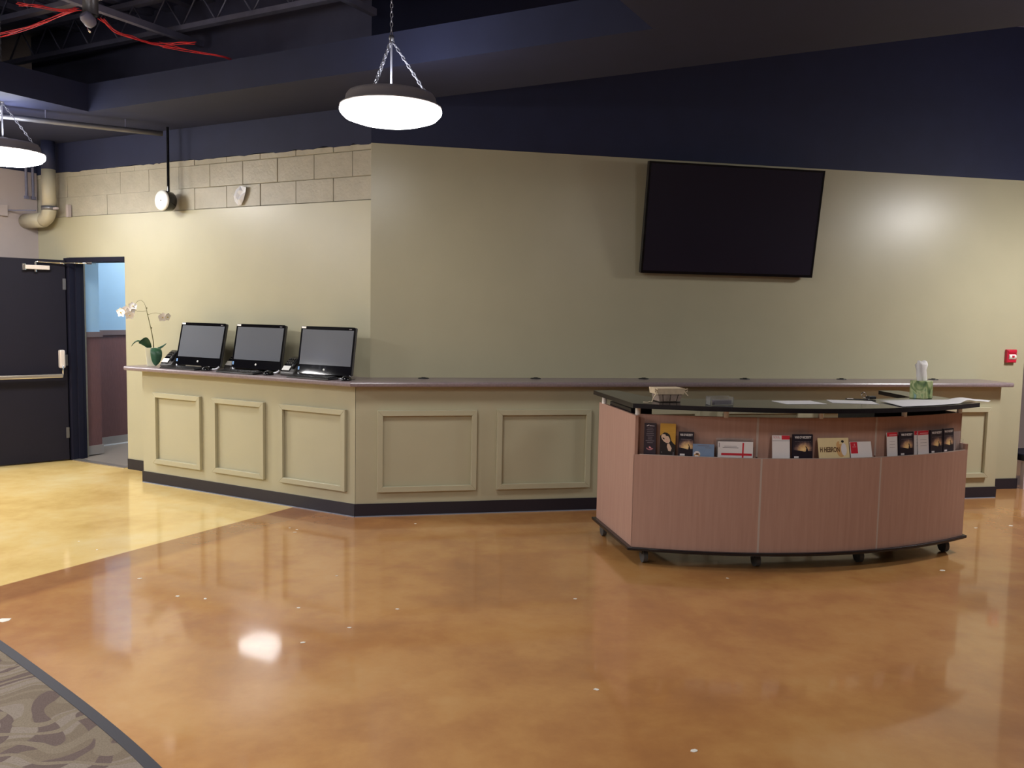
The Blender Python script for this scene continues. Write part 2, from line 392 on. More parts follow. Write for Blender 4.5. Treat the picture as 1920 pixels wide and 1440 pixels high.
# ---- baseboards
bb = struct('baseboard_left', LO, RL); MB().box(-2.938, -2.29, -.009, -.0005, 0, .10).build('skirting', 'black_vinyl', bb)
bb = struct('baseboard_right', RO, RR); MB().box(5.567, 6.095, -.009, -.0005, 0, .10).box(6.0905, 6.099, -.009, .14, 0, .10).build('skirting', 'black_vinyl', bb)

# ---- ceiling: dark soffit with an open well, deck above
ce = struct('ceiling', LO, RL)
Z0, Z1 = 3.17, 3.39
#
def sof(u0, u1, o0, o1): return MB().box(u0, u1, -o1, -o0, Z0, Z1).build('soffit', 'navy_paint', ce)
sof(-16, 10, -.0, .80); sof(-16, -2.30, .80, 13); sof(2.58, 4.05, .80, 13); sof(4.05, 10, 2.4, 13); sof(5.6, 10, .80, 2.4)
MB().box(-16, 12, -14, 7, 4.25, 4.32).build('deck', 'deck_haze_paint', ce)
for k in range(26):
    u = -3.6 + k * .26
    MB().box(u, u + .09, -6.0, .0, 4.20, 4.25).build('deck_rib', 'steel_dark', ce)
for o in (.35, 1.15, 1.95, 2.75):
    j = MB().box(-4.2, 3.2, -o - .03, -o + .03, 4.14, 4.18).box(-4.2, 3.2, -o - .03, -o + .03, 3.86, 3.90)
    for k in range(18):
        u = -4.1 + k * .4
        j.tube([(u, -o, 3.89), (u + .2, -o, 4.15), (u + .4, -o, 3.89)], .008, 5)
    j.build('joist', 'steel_dark', ce)
for u in (-1.75, .1):
    MB().box(u - .025, u + .025, -5.5, -.1, 3.80, 3.85).build('bridging_bar', 'steel_dark', ce)

# ---- hallway behind the doorway
wh = struct('wall_hall', LO, RL)
MB().box(-4.5, -4.311, .2, 4.5, 1.30, 2.7).box(-4.311, -3.845, .151, .37, 1.30, 2.7).build('upper_wall', 'hall_blue', wh)
wn = MB(); wn.box(-4.5, -4.309, .37, 4.5, .10, 1.245).box(-4.312, -3.843, .151, .372, .11, 1.245); wn.build('wainscot', 'hall_brown', wh)
MB().box(-4.33, -4.29, .37, 4.5, 1.245, 1.30).box(-4.31, -3.825, .151, .392, 1.245, 1.30).build('cap_rail', 'hall_cap', wh)
MB().box(-4.32, -4.300, .385, 4.5, .015, .10).box(-4.31, -3.835, .151, .385, .015, .11).build('skirting', 'hall_grey', wh)
MB().box(-4.301, -4.285, .385, 4.5, 0.0, .015).build('shoe_mould', 'hall_white', wh)
MB().box(-2.9, -2.75, .2, 4.5, 0, 2.7).build('inner_wall', 'hall_blue', wh)
MB().box(-4.5, -2.75, 4.5, 4.65, 0, 2.7).build('end_wall', 'hall_blue', wh)
MB().box(-4.5, -2.75, .2, 4.65, 2.7, 2.8).build('hall_ceiling', 'hall_white', wh)
f2 = MB().box(-4.5, -2.75, .03, 4.6, 0.0, .004).build('floor', 'hall_vinyl', loc=LO, rotz=RL); f2['kind'] = 'structure'
hl = thing('hall_fill_light', 'added ceiling light, unseen, brightening the blue hallway behind the black door', 'light', LF(-3.6, -1.6, 2.70), RL)  # unseen light added to make the blue hall bright
MB().box(-.32, .32, -.62, .62, -.05, -.0).build('frame', 'hall_white', hl)
MB().box(-.29, .29, -.59, .59, -.062, -.051).build('diffuser', 'hall_fill_lens', hl)

# ---- door 1
d1 = struct('door_1', LF(-3.80, 0, 0), RL, 'black door standing open into the lobby at far left')
fr = MB()
fr.box(-.06, .028, -.006, .150, 0, 2.04).box(.83, .8595, .065, .20, 0, 2.04).box(.815, .83, .065, .20, 0, 2.0).box(.028, .8595, -.006, .20, 2.0, 2.044)
fr.box(.02, .040, .055, .11, 0, 2.0)
fr.build('frame', 'frame_black', d1)
MB().box(.028, .815, -.02, .06, .0, .008).build('threshold', 'brushed_steel', d1)
leaf_rot = Matrix.Rotation(math.radians(180 + 41.3) - RL, 4, 'Z')   # leaf swings towards the viewer's left
# leaf frame: local +x from the hinge along the leaf, +y towards the lobby side
def leafM(): return Matrix.Translation((.0, -.03, 0)) @ leaf_rot
LM = leafM()
lf = MB().box(.0, .90, -.045, .0, .012, 2.018, M=LM).build('leaf', 'door_black', d1, bevel=0.002, seg=1)
def dpart(name, mb, mats, **k):
    o = mb.build(name, mats, lf, **k); return o
FY = .0                                       # face of the leaf seen from the lobby
for z in (1.78, 1.02, .285):
    MB().box(-.006, .002, -.04, -.004, z - .055, z + .055, M=LM).box(.0, .026, -.003, .003, z - .055, z + .055, M=LM).build('hinge', 'galvanised', lf, bevel=0.001, seg=1)
pb = MB().box(.06, .86, .05, .085, .85, .888, M=LM).build('push_bar', 'brushed_steel', lf, bevel=0.008)
MB().box(.035, .085, .002, .075, .945, 1.125, M=LM).build('end_case', 'closer_tan', lf, bevel=0.012)
MB().tube([LM @ Vector(p) for p in ((.06, .05, .98), (.062, .085, .96), (.06, .07, .87))], .009, 8).build('bar_arm', 'chrome', lf)
cl = MB().box(.15, .36, .002, .05, 1.915, 1.955, M=LM).build('door_closer', 'closer_tan', lf, bevel=0.004)
MB().cyl(LM @ Vector((.37, .026, 1.905)), LM @ Vector((.37, .026, 1.965)), .021, 12).cyl(LM @ Vector((.27, .026, 1.89)), LM @ Vector((.27, .026, 1.985)), .012, 12).build('closer_cap', 'chrome', lf)
MB().tube([LM @ Vector(p) for p in ((.27, .026, 1.985), (.25, .03, 1.992), (.03, .045, 1.985), (.02, .045, 1.975))], .0075, 6).build('closer_arm', 'chrome', lf)
MB().tube([LM @ Vector((.02, .045, 1.985)), (.30, .03, 1.99)], .007, 6).box(.28, .36, .01, .055, 1.975, 2.0).build('closer_forearm', 'chrome', d1)

# ================================================================== LIGHTS (pendants)
def chain(mb, p0, p1, r=.0045):
    p0 = Vector(p0); p1 = Vector(p1); d = p1 - p0; n = int(d.length / .026); q = d.to_track_quat('Z', 'Y').to_matrix().to_4x4()
    for i in range(n):
        c = p0 + d * ((i + .5) / n)
        M = Matrix.Translation(c) @ q @ Matrix.Rotation(PI / 2 * (i % 2), 4, 'Z')
        vs = [(0, 0, -.018), (.009, 0, -.008), (.009, 0, .008), (0, 0, .018), (-.009, 0, .008), (-.009, 0, -.008)]
        vs2 = [(x * .45, y, z * .7) for x, y, z in vs]
        V = []
        for yy in (-.003, .003): V += [(x, yy, z) for x, y, z in vs] + [(x, yy, z) for x, y, z in vs2]
        Fs = []
        for k in range(6):
            k2 = (k + 1) % 6
            Fs += [(k, k2, 6 + k2, 6 + k), (12 + k2, 12 + k, 18 + k, 18 + k2), (k2, k, 12 + k, 12 + k2), (6 + k, 6 + k2, 18 + k2, 18 + k)]
        mb.add(V, Fs, False, M)
def pendant(loc, label, spin=0.0, lens=0):
    t = thing('pendant_lamp', label, 'lamp', loc, spin, 'round pendant lamps over the lobby')
    R = .30
    MB().lathe([(.296, .012), (.3, -.002), (.296, -.018), (.27, -.045), (.2, -.068), (.1, -.08), (.001, -.083)], 40, cap=False).build('lens', 'lens_%d' % lens, t)
    MB().lathe([(.288, .010), (.296, .013), (.300, .02), (.272, .03), (.262, .075), (.25, .092), (.2, .098), (.06, .10), (.04, .13), (.001, .132)], 40, cap=False).build('housing', 'lamp_metal', t)
    MB().lathe([(.2955, .013), (.001, .0131)], 24, cap=False).build('reflector_plate', 'hall_white', t)
    MB().lathe([(.062, .1015), (.115, .1012)], 24, cap=False).build('uplight_slot', 'uplight', t)
    for a in (15, 135, 255):
        c = MB(); a = math.radians(a); chain(c, (.22 * math.cos(a), .22 * math.sin(a), .097), (0, 0, .405)); c.build('chain', 'chain_metal', t)
    MB().cyl((0, 0, .13), (0, 0, .40), .006, 8).build('cord', 'chain_metal', t)
    MB().lathe([(.001, -.02), (.014, -.012), (.016, 0), (.014, .012), (.001, .02)], 10, Matrix.Translation((0, 0, .415)), cap=False).build('hook', 'galvanised', t)
    c = MB(); chain(c, (0, 0, .425), (0, 0, 4.14 - loc[2])); c.build('hanging_chain', 'chain_metal', t)
    return t
ZL = 2.76
pendant(LF(1.149, 1.28, ZL), 'lit round pendant lamp above the outer corner of the counter', RL + .5, 0)
pendant(LF(-2.629, 1.32, ZL), 'lit round pendant lamp cut by the left edge of the photo', 0, 1)
pendant(LF(4.93, 1.28, ZL), 'lit round pendant lamp out of view to the right of the curved desk', 0, 2)
pendant(LF(-3.6, 3.8, ZL), 'lit round pendant lamp out of view to the left, nearest the carpet', 0, 3)
pendant(LF(5.68, -2.62, ZL), 'lit round pendant lamp out of view near the end of the right wall', 0, 4)
pendant(LF(-5.3, 2.3, ZL), 'lit round pendant lamp out of view to the left of the black door', 0, 5)
pendant(LF(3.0, 5.6, ZL), 'added fill lamp in pendant form, unseen, above the viewer', 0, 6)  # added as fill for the floor and the desk front
pendant(LF(1.0, 5.1, ZL), 'added fill lamp in pendant form, unseen, above the carpet', 0, 7)  # added to brighten left wall, counter base, floor and carpet
pendant(LF(-7.6, 8.6, ZL), 'lit round pendant lamp out of view far across the lobby to the left', 0, 8)
pendant(LF(-1.3, 3.9, ZL), 'added fill lamp in pendant form, unseen, left of the viewer before the gold floor', 0, 9)  # added to lift the left wall and counter base near the corner

# ================================================================== COUNTER
def frame_mb(u0, u1, z0, z1, o=0.334, wd=.042, dp=.030):
    m = MB(); y0, y1 = -(o + dp), -(o + .0008)
    def rail(pts):   # mitred
        vs = [(p[0], y0, p[1]) for p in pts] + [(p[0], y1, p[1]) for p in pts]
        m.add(vs, [(0, 1, 2, 3), (7, 6, 5, 4), (1, 0, 4, 5), (2, 1, 5, 6), (3, 2, 6, 7), (0, 3, 7, 4)])
    a, b_, c, d = u0, u1, z0, z1
    rail([(a, c), (b_, c), (b_ - wd, c + wd), (a + wd, c + wd)]); rail([(b_, c), (b_, d), (b_ - wd, d - wd), (b_ - wd, c + wd)])
    rail([(b_, d), (a, d), (a + wd, d - wd), (b_ - wd, d - wd)]); rail([(a, d), (a, c), (a + wd, c + wd), (a + wd, d - wd)])
    return m
def counter_base(name, label, loc, rz, poly, frames, front0, front1, extra):
    t = thing(name, label, 'counter', loc, rz, 'olive counter bases')
    MB().prism(poly, 0.0, 1.008).build('carcass', 'olive_trim', t)
    for a, b_ in frames: frame_mb(a, b_, .19, .822).build('panel_frame', 'olive_trim', t, bevel=0.002, seg=1)
    b = MB().box(front0, front1, -.343, -.3345, 0.004, .10)
    for e in extra: b.box(*e)
    b.build('kickboard', 'black_vinyl', t)
    MB().box(front0, front1, -.350, -.3345, 0.0, .006).build('caulk_line', 'caulk', t)
    return t
c_ = .1224
counter_base('counter_base', 'olive panelled counter base under the three computers', LO, RL,
    [(-2.29, -.004), (-2.29, -.334), (c_, -.334), (.0015, -.004)], [(-2.13, -1.535), (-1.39, -.80), (-.634, .044)], -2.29, c_ + .003, [(-2.299, -2.2905, -.343, -.002, .004, .10)])
counter_base('counter_base', 'long olive panelled counter base running behind the curved desk', RO, RR,
    [(.0015, -.004), (-c_, -.334), (5.565, -.334), (5.565, -.004)], [(.041 + .93 * k, .811 + .93 * k) for k in range(6)], -c_ - .003, 5.565, [(5.5655, 5.574, -.343, -.002, .004, .10)])
# countertop swept along both legs
ct = thing('countertop', 'brown laminate countertop bending round the olive corner', 'countertop', (MX, MY, 0))
ZT = 1.047; NO = .44
prof = [(.002, 1.009), (NO - .012, 1.009), (NO - .003, 1.013), (NO, 1.022), (NO, 1.034), (NO - .004, 1.042), (NO - .013, ZT), (.002, ZT)]
def ring(P): return P
kx = c_ / .334
secs = []
M0 = Vector((MX, MY, 0))
for which, u in (('L', -2.40), ('C', 0), ('R', 5.60)):
    s = []
    for o, z in prof:
        if which == 'L': p = Vector(LF(u, o, z))
        elif which == 'C': p = Vector(LF(o * kx, o, z))
        else: p = Vector(RF(u, o, z))
        s.append(p - M0)
    secs.append(s)
n = len(prof)
for i, nm in ((0, 'top_slab'), (1, 'top_slab')):
    a, b_ = secs[i], secs[i + 1]
    g = Vector(((b_[0] - a[0]).normalized())) * .0006
    a2 = [p + (g if i == 1 else g * 0) for p in a]; b2 = [p - (g if i == 0 else g * 0) for p in b_]
    MB().add(a2 + b2, [tuple(range(n - 1, -1, -1)), tuple(range(n, 2 * n))] + [(k, (k + 1) % n, n + (k + 1) % n, n + k) for k in range(n)]).build(nm, 'laminate_top', ct)
for u in (.418, 1.339, 2.275, 3.20, 4.13, 5.06):
    p = Vector(RF(u, .085, ZT)) - M0
    g = MB().lathe([(.044, 0.0), (.044, .004), (.038, .007), (.022, .008), (.02, .004), (.001, .004)], 20, Matrix.Translation(p), cap=False)
    g.box(-.016, .016, -.006, .006, .004, .012, M=Matrix.Translation(p)); g.build('grommet', 'black_plastic', ct)

# ================================================================== TELEVISION
t = thing('television', 'large black flat television tilted down high on the right wall', 'television', RF(3.005, .085, 1.935), 0)
t.rotation_euler = (math.radians(8.2), 0, RR)
W_, H_ = 1.575, .905
MB().box(-W_ / 2, W_ / 2, .0, .045, 0, H_).box(-W_ / 2 + .15, W_ / 2 - .15, .045, .065, .1, H_ - .12).build('casing', 'black_plastic', t, bevel=0.004)
b = MB(); bz = .016
for q in ((-W_ / 2, W_ / 2, 0, .022), (-W_ / 2, W_ / 2, H_ - bz, H_), (-W_ / 2, -W_ / 2 + bz, .022, H_ - bz), (W_ / 2 - bz, W_ / 2, .022, H_ - bz)): b.box(q[0], q[1], -.006, .002, q[2], q[3])
b.build('bezel', 'gloss_black', t)
MB().box(-W_ / 2 + bz, W_ / 2 - bz, -.003, .001, .022, H_ - bz).build('screen', 'screen_black', t)
wm = MB().box(-.3, .3, .066, .075, .28, .62).box(-.22, .22, .078, .12, .50, .58); wm.box(-.04, .04, .075, .18, .50, .56); wm.build('wall_mount', 'steel_dark', t)

# ================================================================== COMPUTERS
def computer(u, o, tilt, label, yaw=0.0):
    t = thing('desktop_computer', label, 'computer', LF(u, o, ZT), RL + math.radians(yaw), 'computers on the counter')
    Wm, Hm = .545, .375; a = math.radians(tilt)
    # panel leans back: local frame of the panel, bottom edge 30 mm above the worktop
    M = Matrix.Translation((0, 0, .030)) @ Matrix.Rotation(-a, 4, 'X')
    MB().box(-Wm / 2, Wm / 2, 0.0015, .030, 0, Hm, M=M).build('casing', 'dark_grey_plastic', t, bevel=0.012, seg=3)
    bzp = [(-Wm / 2 + .012, 0), (Wm / 2 - .012, 0), (Wm / 2 - .003, .004), (Wm / 2, .012), (Wm / 2, Hm - .012), (Wm / 2 - .004, Hm - .004), (Wm / 2 - .012, Hm), (-Wm / 2 + .012, Hm), (-Wm / 2 + .004, Hm - .004), (-Wm / 2, Hm - .012), (-Wm / 2, .012), (-Wm / 2 + .003, .004)]
    MB().prism(bzp, -.0012, .004, M @ Matrix.Rotation(PI / 2, 4, 'X')).build('bezel', 'gloss_black', t)
    MB().box(-Wm / 2 + .018, Wm / 2 - .014, -.0048, -.003, .072, Hm - .026, M=M).build('screen', 'screen_reflect_grey', t)
    MB().lathe([(.0095, 0), (.009, .002), (.001, .002)], 18, M @ Matrix.Translation((.0, -.004, .036)) @ Matrix.Rotation(PI / 2, 4, 'X'), cap=False).build('badge', 'white_plastic', t)
    MB().box(-Wm / 2 + .006, -Wm / 2 + .05, -.0055, -.0035, Hm - .018, Hm - .003, M=M).build('asset_sticker', 'white_plastic', t)
    MB().box(-Wm / 2 + .008, -Wm / 2 + .024, -.0055, -.0035, .026, .052, M=M).build('energy_sticker', 'sticker_blue', t)
    MB().box(Wm / 2 - .06, Wm / 2 - .035, -.005, -.0035, Hm - .018, Hm - .014, M=M).build('model_mark', 'print_grey', t)
    # rear stand
    st = MB(); st.xprism([(.03, .12), (.05, .16), (.15, .012), (.15, .002), (.13, .002)], -.09, .09); st.build('rear_leg', 'black_plastic', t)
    for s in (-1, 1):
        f = MB().tube([(s * (Wm / 2 - .012), .010, .052), (s * (Wm / 2 - .014), .0, .026), (s * (Wm / 2 - .03), -.006, .012), (s * (Wm / 2 - .07), -.011, .0062), (s * (Wm / 2 - .11), -.013, .006)], [.006, .007, .008, .007, .005], 8)
        f.build('front_foot', 'clear_white', t)
    return t
computer(-1.665, .265, 12.5, 'black desktop computer nearest the orchid, left end of the counter')
computer(-1.02, .225, 10.8, 'black desktop computer between the other two on the counter', .85)
computer(-.215, .305, 8.78, 'black desktop computer nearest the outer corner of the wall', .22)

def keyboard(u, o, rz, label):
    t = thing('keyboard', label, 'keyboard', LF(u, o, ZT), RL + rz, 'keyboards on the counter')
    MB().xprism([(-.059, .0), (.053, .0), (.053, .017), (.049, .022), (-.053, .012), (-.059, .008)], -.215, .215).build('base', 'black_plastic', t, bevel=0.003)
    k = MB()
    for r in range(5):
        y = -.05 + r * .0195; z = .0135 + (r + .0) * .0021
        for c in range(18):
            x0 = -.205 + c * .0228
            k.box(x0, x0 + .0196, y, y + .0165, z - .002, z + .004)
    k.build('keys', 'black_plastic', t)['kind'] = 'stuff'
    return t
keyboard(-1.735, .366, 0, 'black keyboard in front of the leftmost computer')
keyboard(-1.06, .362, -.03, 'black keyboard in front of the middle computer')
keyboard(-.27, .373, -.02, 'black keyboard in front of the rightmost computer')
def mouse(u, o, label):
    t = thing('mouse', label, 'mouse', LF(u, o, ZT), RL, 'computer mice on the counter')
    m = MB(); vs = []; rings = [(1.0, 0), (1.0, .008), (.9, .02), (.66, .030), (.3, .0355)]
    for sc, z in rings:
        for k in range(16):
            a = 2 * PI * k / 16; vs.append((.031 * sc * math.cos(a), .052 * sc * math.sin(a) + .006 * (1 - sc), z))
    fs = [(i * 16 + k, i * 16 + (k + 1) % 16, (i + 1) * 16 + (k + 1) % 16, (i + 1) * 16 + k) for i in range(4) for k in range(16)]
    fs += [tuple(range(15, -1, -1)), tuple(64 + k for k in range(16))]
    m.add(vs, fs, True).build('shell', 'gloss_black', t)
    MB().cyl((-.004, -.03, .0265), (.004, -.03, .0265), .007, 10).build('wheel', 'dark_grey_plastic', t)
    MB().tube([(0, .052, .006), (.01, .075, .004), (.0, .10, .004), (-.02, .13, .004)], .002, 5).build('cable', 'black_plastic', t)
mouse(-1.46, .345, 'black mouse beside the keyboard of the leftmost computer')
mouse(-.765, .335, 'black mouse beside the keyboard of the middle computer')
mouse(.045, .345, 'black mouse at the corner end of the counter')

def phone(u, o, rz, label):
    t = thing('desk_phone', label, 'telephone', LF(u, o, ZT), RL + rz, 'desk phones on the counter'); t.scale = (.85, .84, .98)
    pr = [(-.10, .0), (.09, .0), (.10, .03), (.095, .13), (.08, .142), (.05, .14), (.0, .112), (-.06, .068), (-.10, .03), (-.106, .015)]
    MB().xprism(pr, -.082, .082).build('body', 'dark_grey_plastic', t, bevel=0.008, seg=2)
    MB().xprism([(-.100, .033), (-.058, .073), (.002, .118), (.05, .146), (.078, .149), (.072, .138), (.0, .108), (-.06, .06)], -.078, .03).build('faceplate', 'gloss_black', t, bevel=0.003, seg=1)
    a = math.atan2(.04, .042)
    M = Matrix.Translation((-.024, -.078, .058)) @ Matrix.Rotation(a, 4, 'X')
    MB().box(-.044, .044, -.022, .026, .0, .004, M=M).build('paper_tag', 'white_plastic', t)
    hs = MB().tube([(.056, -.085, .066), (.056, -.06, .088), (.056, .0, .132), (.056, .05, .162), (.056, .085, .168)], [.017, .016, .012, .016, .018], 10)
    hs.build('handset', 'black_plastic', t)
    k = MB()
    for r in range(3):
        for c in range(3):
            MM = Matrix.Translation((-.024 + (c - 1) * .026, -.03 + r * .022, .096 + r * .0165)) @ Matrix.Rotation(.64, 4, 'X')
            k.box(-.009, .009, -.006, .006, .0, .006, M=MM)
    k.build('keypad', 'dark_grey_plastic', t)
phone(-2.025, .215, .03, 'black desk phone between the orchid and the leftmost computer')
phone(-1.355, .108, .0, 'black desk phone between the leftmost and middle computers')
phone(-.61, .21, .03, 'black desk phone between the middle and rightmost computers')

# ================================================================== ORCHID
ot = thing('potted_orchid', 'white orchid in a tall cream pot at the left end of the counter', 'plant', LF(-2.225, .285, ZT), math.radians(23))
MB().prism([(-.035, -.035), (.035, -.035), (.035, .035), (-.035, .035)], 0, .01)
pt = MB(); b0, b1, hh = .036, .052, .165
V = [(-b0, -b0, 0), (b0, -b0, 0), (b0, b0, 0), (-b0, b0, 0), (-b1, -b1, hh), (b1, -b1, hh), (b1, b1, hh), (-b1, b1, hh)]
bi = b1 - .006
V += [(-bi, -bi, hh), (bi, -bi, hh), (bi, bi, hh), (-bi, bi, hh), (-bi + .004, -bi + .004, hh - .03), (bi - .004, -bi + .004, hh - .03), (bi - .004, bi - .004, hh - .03), (-bi + .004, bi - .004, hh - .03)]
Fq = [(3, 2, 1, 0)]
for k in range(4):
    k2 = (k + 1) % 4; Fq += [(k, k2, 4 + k2, 4 + k), (4 + k, 4 + k2, 8 + k2, 8 + k), (8 + k, 8 + k2, 12 + k2, 12 + k)]
pt.add(V, Fq + [(12, 13, 14, 15)]).build('pot', 'pot_cream', ot, bevel=0.004)
MB().box(-bi + .006, bi - .006, -bi + .006, bi - .006, hh - .03, hh - .012).build('bark', 'soil', ot)
def leaf(path, widths, side, fold=.012, th=.0025):
    # path: centreline points; side: width direction
    m = MB(); vs = []; n = len(path); side = Vector(side).normalized()
    for i, p in enumerate(path):
        p = Vector(p); t_ = (Vector(path[min(i + 1, n - 1)]) - Vector(path[max(i - 1, 0)])).normalized(); nn_ = side.cross(t_).normalized()
        w = widths[i]
        for k, q in enumerate((-1, -.5, 0, .5, 1)): vs.append(p + side * w * q + nn_ * fold * abs(q) * w / max(widths))
        for k, q in enumerate((1, .5, 0, -.5, -1)): vs.append(p + side * w * q + nn_ * (fold * abs(q) * w / max(widths) - th))
    fs = []
    for i in range(n - 1):
        for k in range(10): k2 = (k + 1) % 10; fs.append((i * 10 + k, i * 10 + k2, (i + 1) * 10 + k2, (i + 1) * 10 + k))
    fs += [tuple(range(9, -1, -1)), tuple((n - 1) * 10 + k for k in range(10))]
    return m.add(vs, fs, True)
leaf([(-.0, -.01, .155), (-.03, -.03, .205), (-.06, -.045, .235), (-.085, -.06, .235), (-.10, -.07, .215)], [.016, .036, .044, .036, .008], (.55, -.25, .75)).build('leaf', 'leaf_green', ot, sub=1)
leaf([(.02, -.02, .158), (.035, -.055, .172), (.04, -.078, .145), (.042, -.083, .09), (.038, -.08, .035), (.033, -.078, .005)], [.02, .042, .05, .05, .034, .006], (1, .05, -.02)).build('leaf', 'leaf_green', ot, sub=1)
leaf([(-.02, .0, .158), (-.07, .0, .205), (-.11, .0, .225), (-.14, .0, .205), (-.165, .0, .17)], [.012, .014, .016, .013, .004], (.1, 1, .25)).build('leaf', 'leaf_green', ot, sub=1)
leaf([(.03, .0, .155), (.06, .01, .165), (.09, .01, .18), (.13, .01, .205)], [.014, .018, .016, .003], (-.2, .8, .5)).build('leaf', 'leaf_green', ot, sub=1)
st = MB().tube([(.022, .0, .14), (.018, 0, .22), (.0, 0, .33), (-.02, 0, .43), (-.042, 0, .535)], [.0045, .004, .0035, .003, .0025], 6)
for z, x in ((.515, -.036), (.46, -.028), (.34, .001)): st.lathe([(.001, -.008), (.006, 0), (.001, .008)], 6, Matrix.Translation((x + .004, -.003, z)), cap=False)
st.build('stem', 'stem_green', ot)
MB().tube([(-.040, 0, .53), (-.055, 0, .565), (-.078, 0, .585), (-.105, 0, .575), (-.125, -.005, .55), (-.15, -.01, .51)], .0015, 5).build('twig', 'stem_green', ot)
MB().tube([(-.034, 0, .49), (-.07, 0, .487), (-.11, -.005, .487), (-.13, -.008, .495)], .0015, 5).build('twig', 'stem_green', ot)
MB().tube([(-.022, 0, .455), (.01, 0, .47), (.04, 0, .473), (.075, -.003, .47), (.10, -.005, .455)], .0015, 5).build('twig', 'stem_green', ot)
def flower(c, r, ry, rx):
    M = Matrix.Translation(c) @ Matrix.Rotation(ry, 4, 'Z') @ Matrix.Rotation(rx, 4, 'X')
    f = MB()
    for k in range(5):
        a = 2 * PI * k / 5 + PI / 2; w = .62 if k in (1, 4) else .42
        pts = []
        for i in range(6):
            tt = i / 5; ww = math.sin(PI * min(.98, .12 + tt * .88)) * w * r
            pts.append((tt * r, ww, -.15 * r * tt * tt))
        vs = []
        for x, ww, y in pts:
            for q in (-1, 0, 1):
                lx, lz = x * math.cos(a) - q * ww * math.sin(a), x * math.sin(a) + q * ww * math.cos(a); vs.append((lx, y - .08 * r * abs(q) + .0, lz))
        nv = len(vs); vs += [(x, y + .0012, z) for x, y, z in vs]
        fs = []
        for i in range(5):
            for q in range(2):
                A = i * 3 + q; fs += [(A, A + 1, A + 4, A + 3), (nv + A + 3, nv + A + 4, nv + A + 1, nv + A)]
        f.add(vs, fs, True, M)
    o = f.build('flower', 'petal_white', ot)
    MB().lathe([(.001, -.006), (.006, -.002), (.005, .004), (.001, .007)], 8, M @ Matrix.Translation((0, -.008, -.002)) @ Matrix.Rotation(PI / 2, 4, 'X'), cap=False).build('flower_lip', 'petal_yellow', o)
for c, r, ry, rx in [((-.145, -.012, .53), .03, .3, -.5), ((-.165, -.02, .487), .036, .5, -.2), ((-.195, -.02, .495), .034, -.3, .2), ((-.238, -.015, .475), .034, -.6, .1), ((-.172, -.03, .452), .033, .1, .3), ((.095, -.015, .438), .034, .4, .3), ((.135, -.008, .440), .03, .9, .2)]:
    flower(c, r * 1.3, ry, rx)

# ================================================================== WALL FIXTURES
t = thing('pull_station', 'red fire alarm pull station near the right end of the wall', 'alarm', RF(5.925, .0, 1.265), RR)
MB().box(-.052, .052, -.034, -.0005, -.062, .062).build('box', 'alarm_red', t, bevel=0.006)
MB().box(-.046, .046, -.042, -.034, .03, .056).build('top_plate', 'alarm_red', t, bevel=0.004)
hd = MB().xprism([(-.036, .018), (-.050, .006), (-.050, -.012), (-.040, -.03), (-.034, -.03)], -.036, .036); hd.build('handle', 'white_plastic', t, bevel=0.003)
MB().box(-.012, .012, -.053, -.050, -.012, .006).build('handle_mark', 'alarm_red', t)
MB().box(-.044, .044, -.038, -.034, -.056, -.04).build('lower_lip', 'alarm_red', t, bevel=0.002)

t = thing('disc_fixture', 'round white disc fixture on a dark pole before the block wall', 'fixture', LF(-2.215, .155, 2.52), RL)
MX90 = Matrix.Rotation(PI / 2, 4, 'X')
MB().lathe([(.001, .012), (.075, .012), (.088, .006), (.09, 0), (.089, -.006)], 36, MX90, cap=False).build('disc', 'white_plastic', t)
MB().lathe([(.006, .013), (.005, .015), (.001, .015)], 12, MX90, cap=False).build('sensor_dot', 'dark_grey_plastic', t)
MB().lathe([(.088, -.006), (.09, -.02), (.088, -.085), (.078, -.1), (.001, -.1)], 36, MX90, cap=False).build('housing', 'gloss_black', t)
MB().cyl((0.02, .055, .07), (0.02, .055, .65), .012, 12).build('pole', 'gloss_black', t)

t = thing('scrap', 'crumpled translucent scrap of wrap stuck to the blocks', 'scrap', LF(-1.40, 0, 2.54), RL)
pts = [(.0, .085), (.075, .07), (.07, .03), (.045, -.03), (.01, -.075), (-.03, -.08), (-.07, -.045), (-.075, .0), (-.05, .055)]
sm = MB(); cen = [(0, -.02, 0)]; vs = [(x, -.006 - random.uniform(0, .016), z) for x, z in pts] + [(x * .5, -.012 - random.uniform(0, .02), z * .5 + .004) for x, z in pts] + [(0, -.014, .005)]
fs = []
for k in range(9):
    k2 = (k + 1) % 9; fs += [(k, k2, 9 + k2, 9 + k), (9 + k, 9 + k2, 18)]
sm.add(vs, fs).build('wrap', 'clear_white', t)

t = thing('drain_pipe', 'thick cream drain pipe elbowing into the side wall above the door', 'pipe', LF(-3.875, .13, 0), RL)
arc = [(-.11 + .11 * math.cos(a), 0, 2.52 - .11 * math.sin(a)) for a in [PI / 2 * k / 8 for k in range(9)]]
MB().tube([(0, 0, 2.895), (0, 0, 2.70), (0, 0, 2.52)], .064, 20).build('upright', 'pipe_cream', t)
MB().tube([(0, 0, 3.168), (0, 0, 2.897)], .064, 20).build('painted_upright', 'navy_paint', t)
MB().tube(arc, .066, 20).build('elbow', 'pipe_cream', t)
MB().tube([(-.10, 0, 2.41), (-.25, 0, 2.408), (-.394, 0, 2.406)], .073, 20).build('side_run', 'pipe_cream', t)
MB().lathe([(.066, -.02), (.073, -.02), (.073, .02), (.066, .02)], 20, Matrix.Translation((0, 0, 2.52)), cap=False).build('coupling', 'galvanised', t)
MB().box(.06, .13, -.01, .01, 2.505, 2.525).box(.125, .16, .09, .124, 2.44, 2.56).build('bracket', 'side_paint', t)
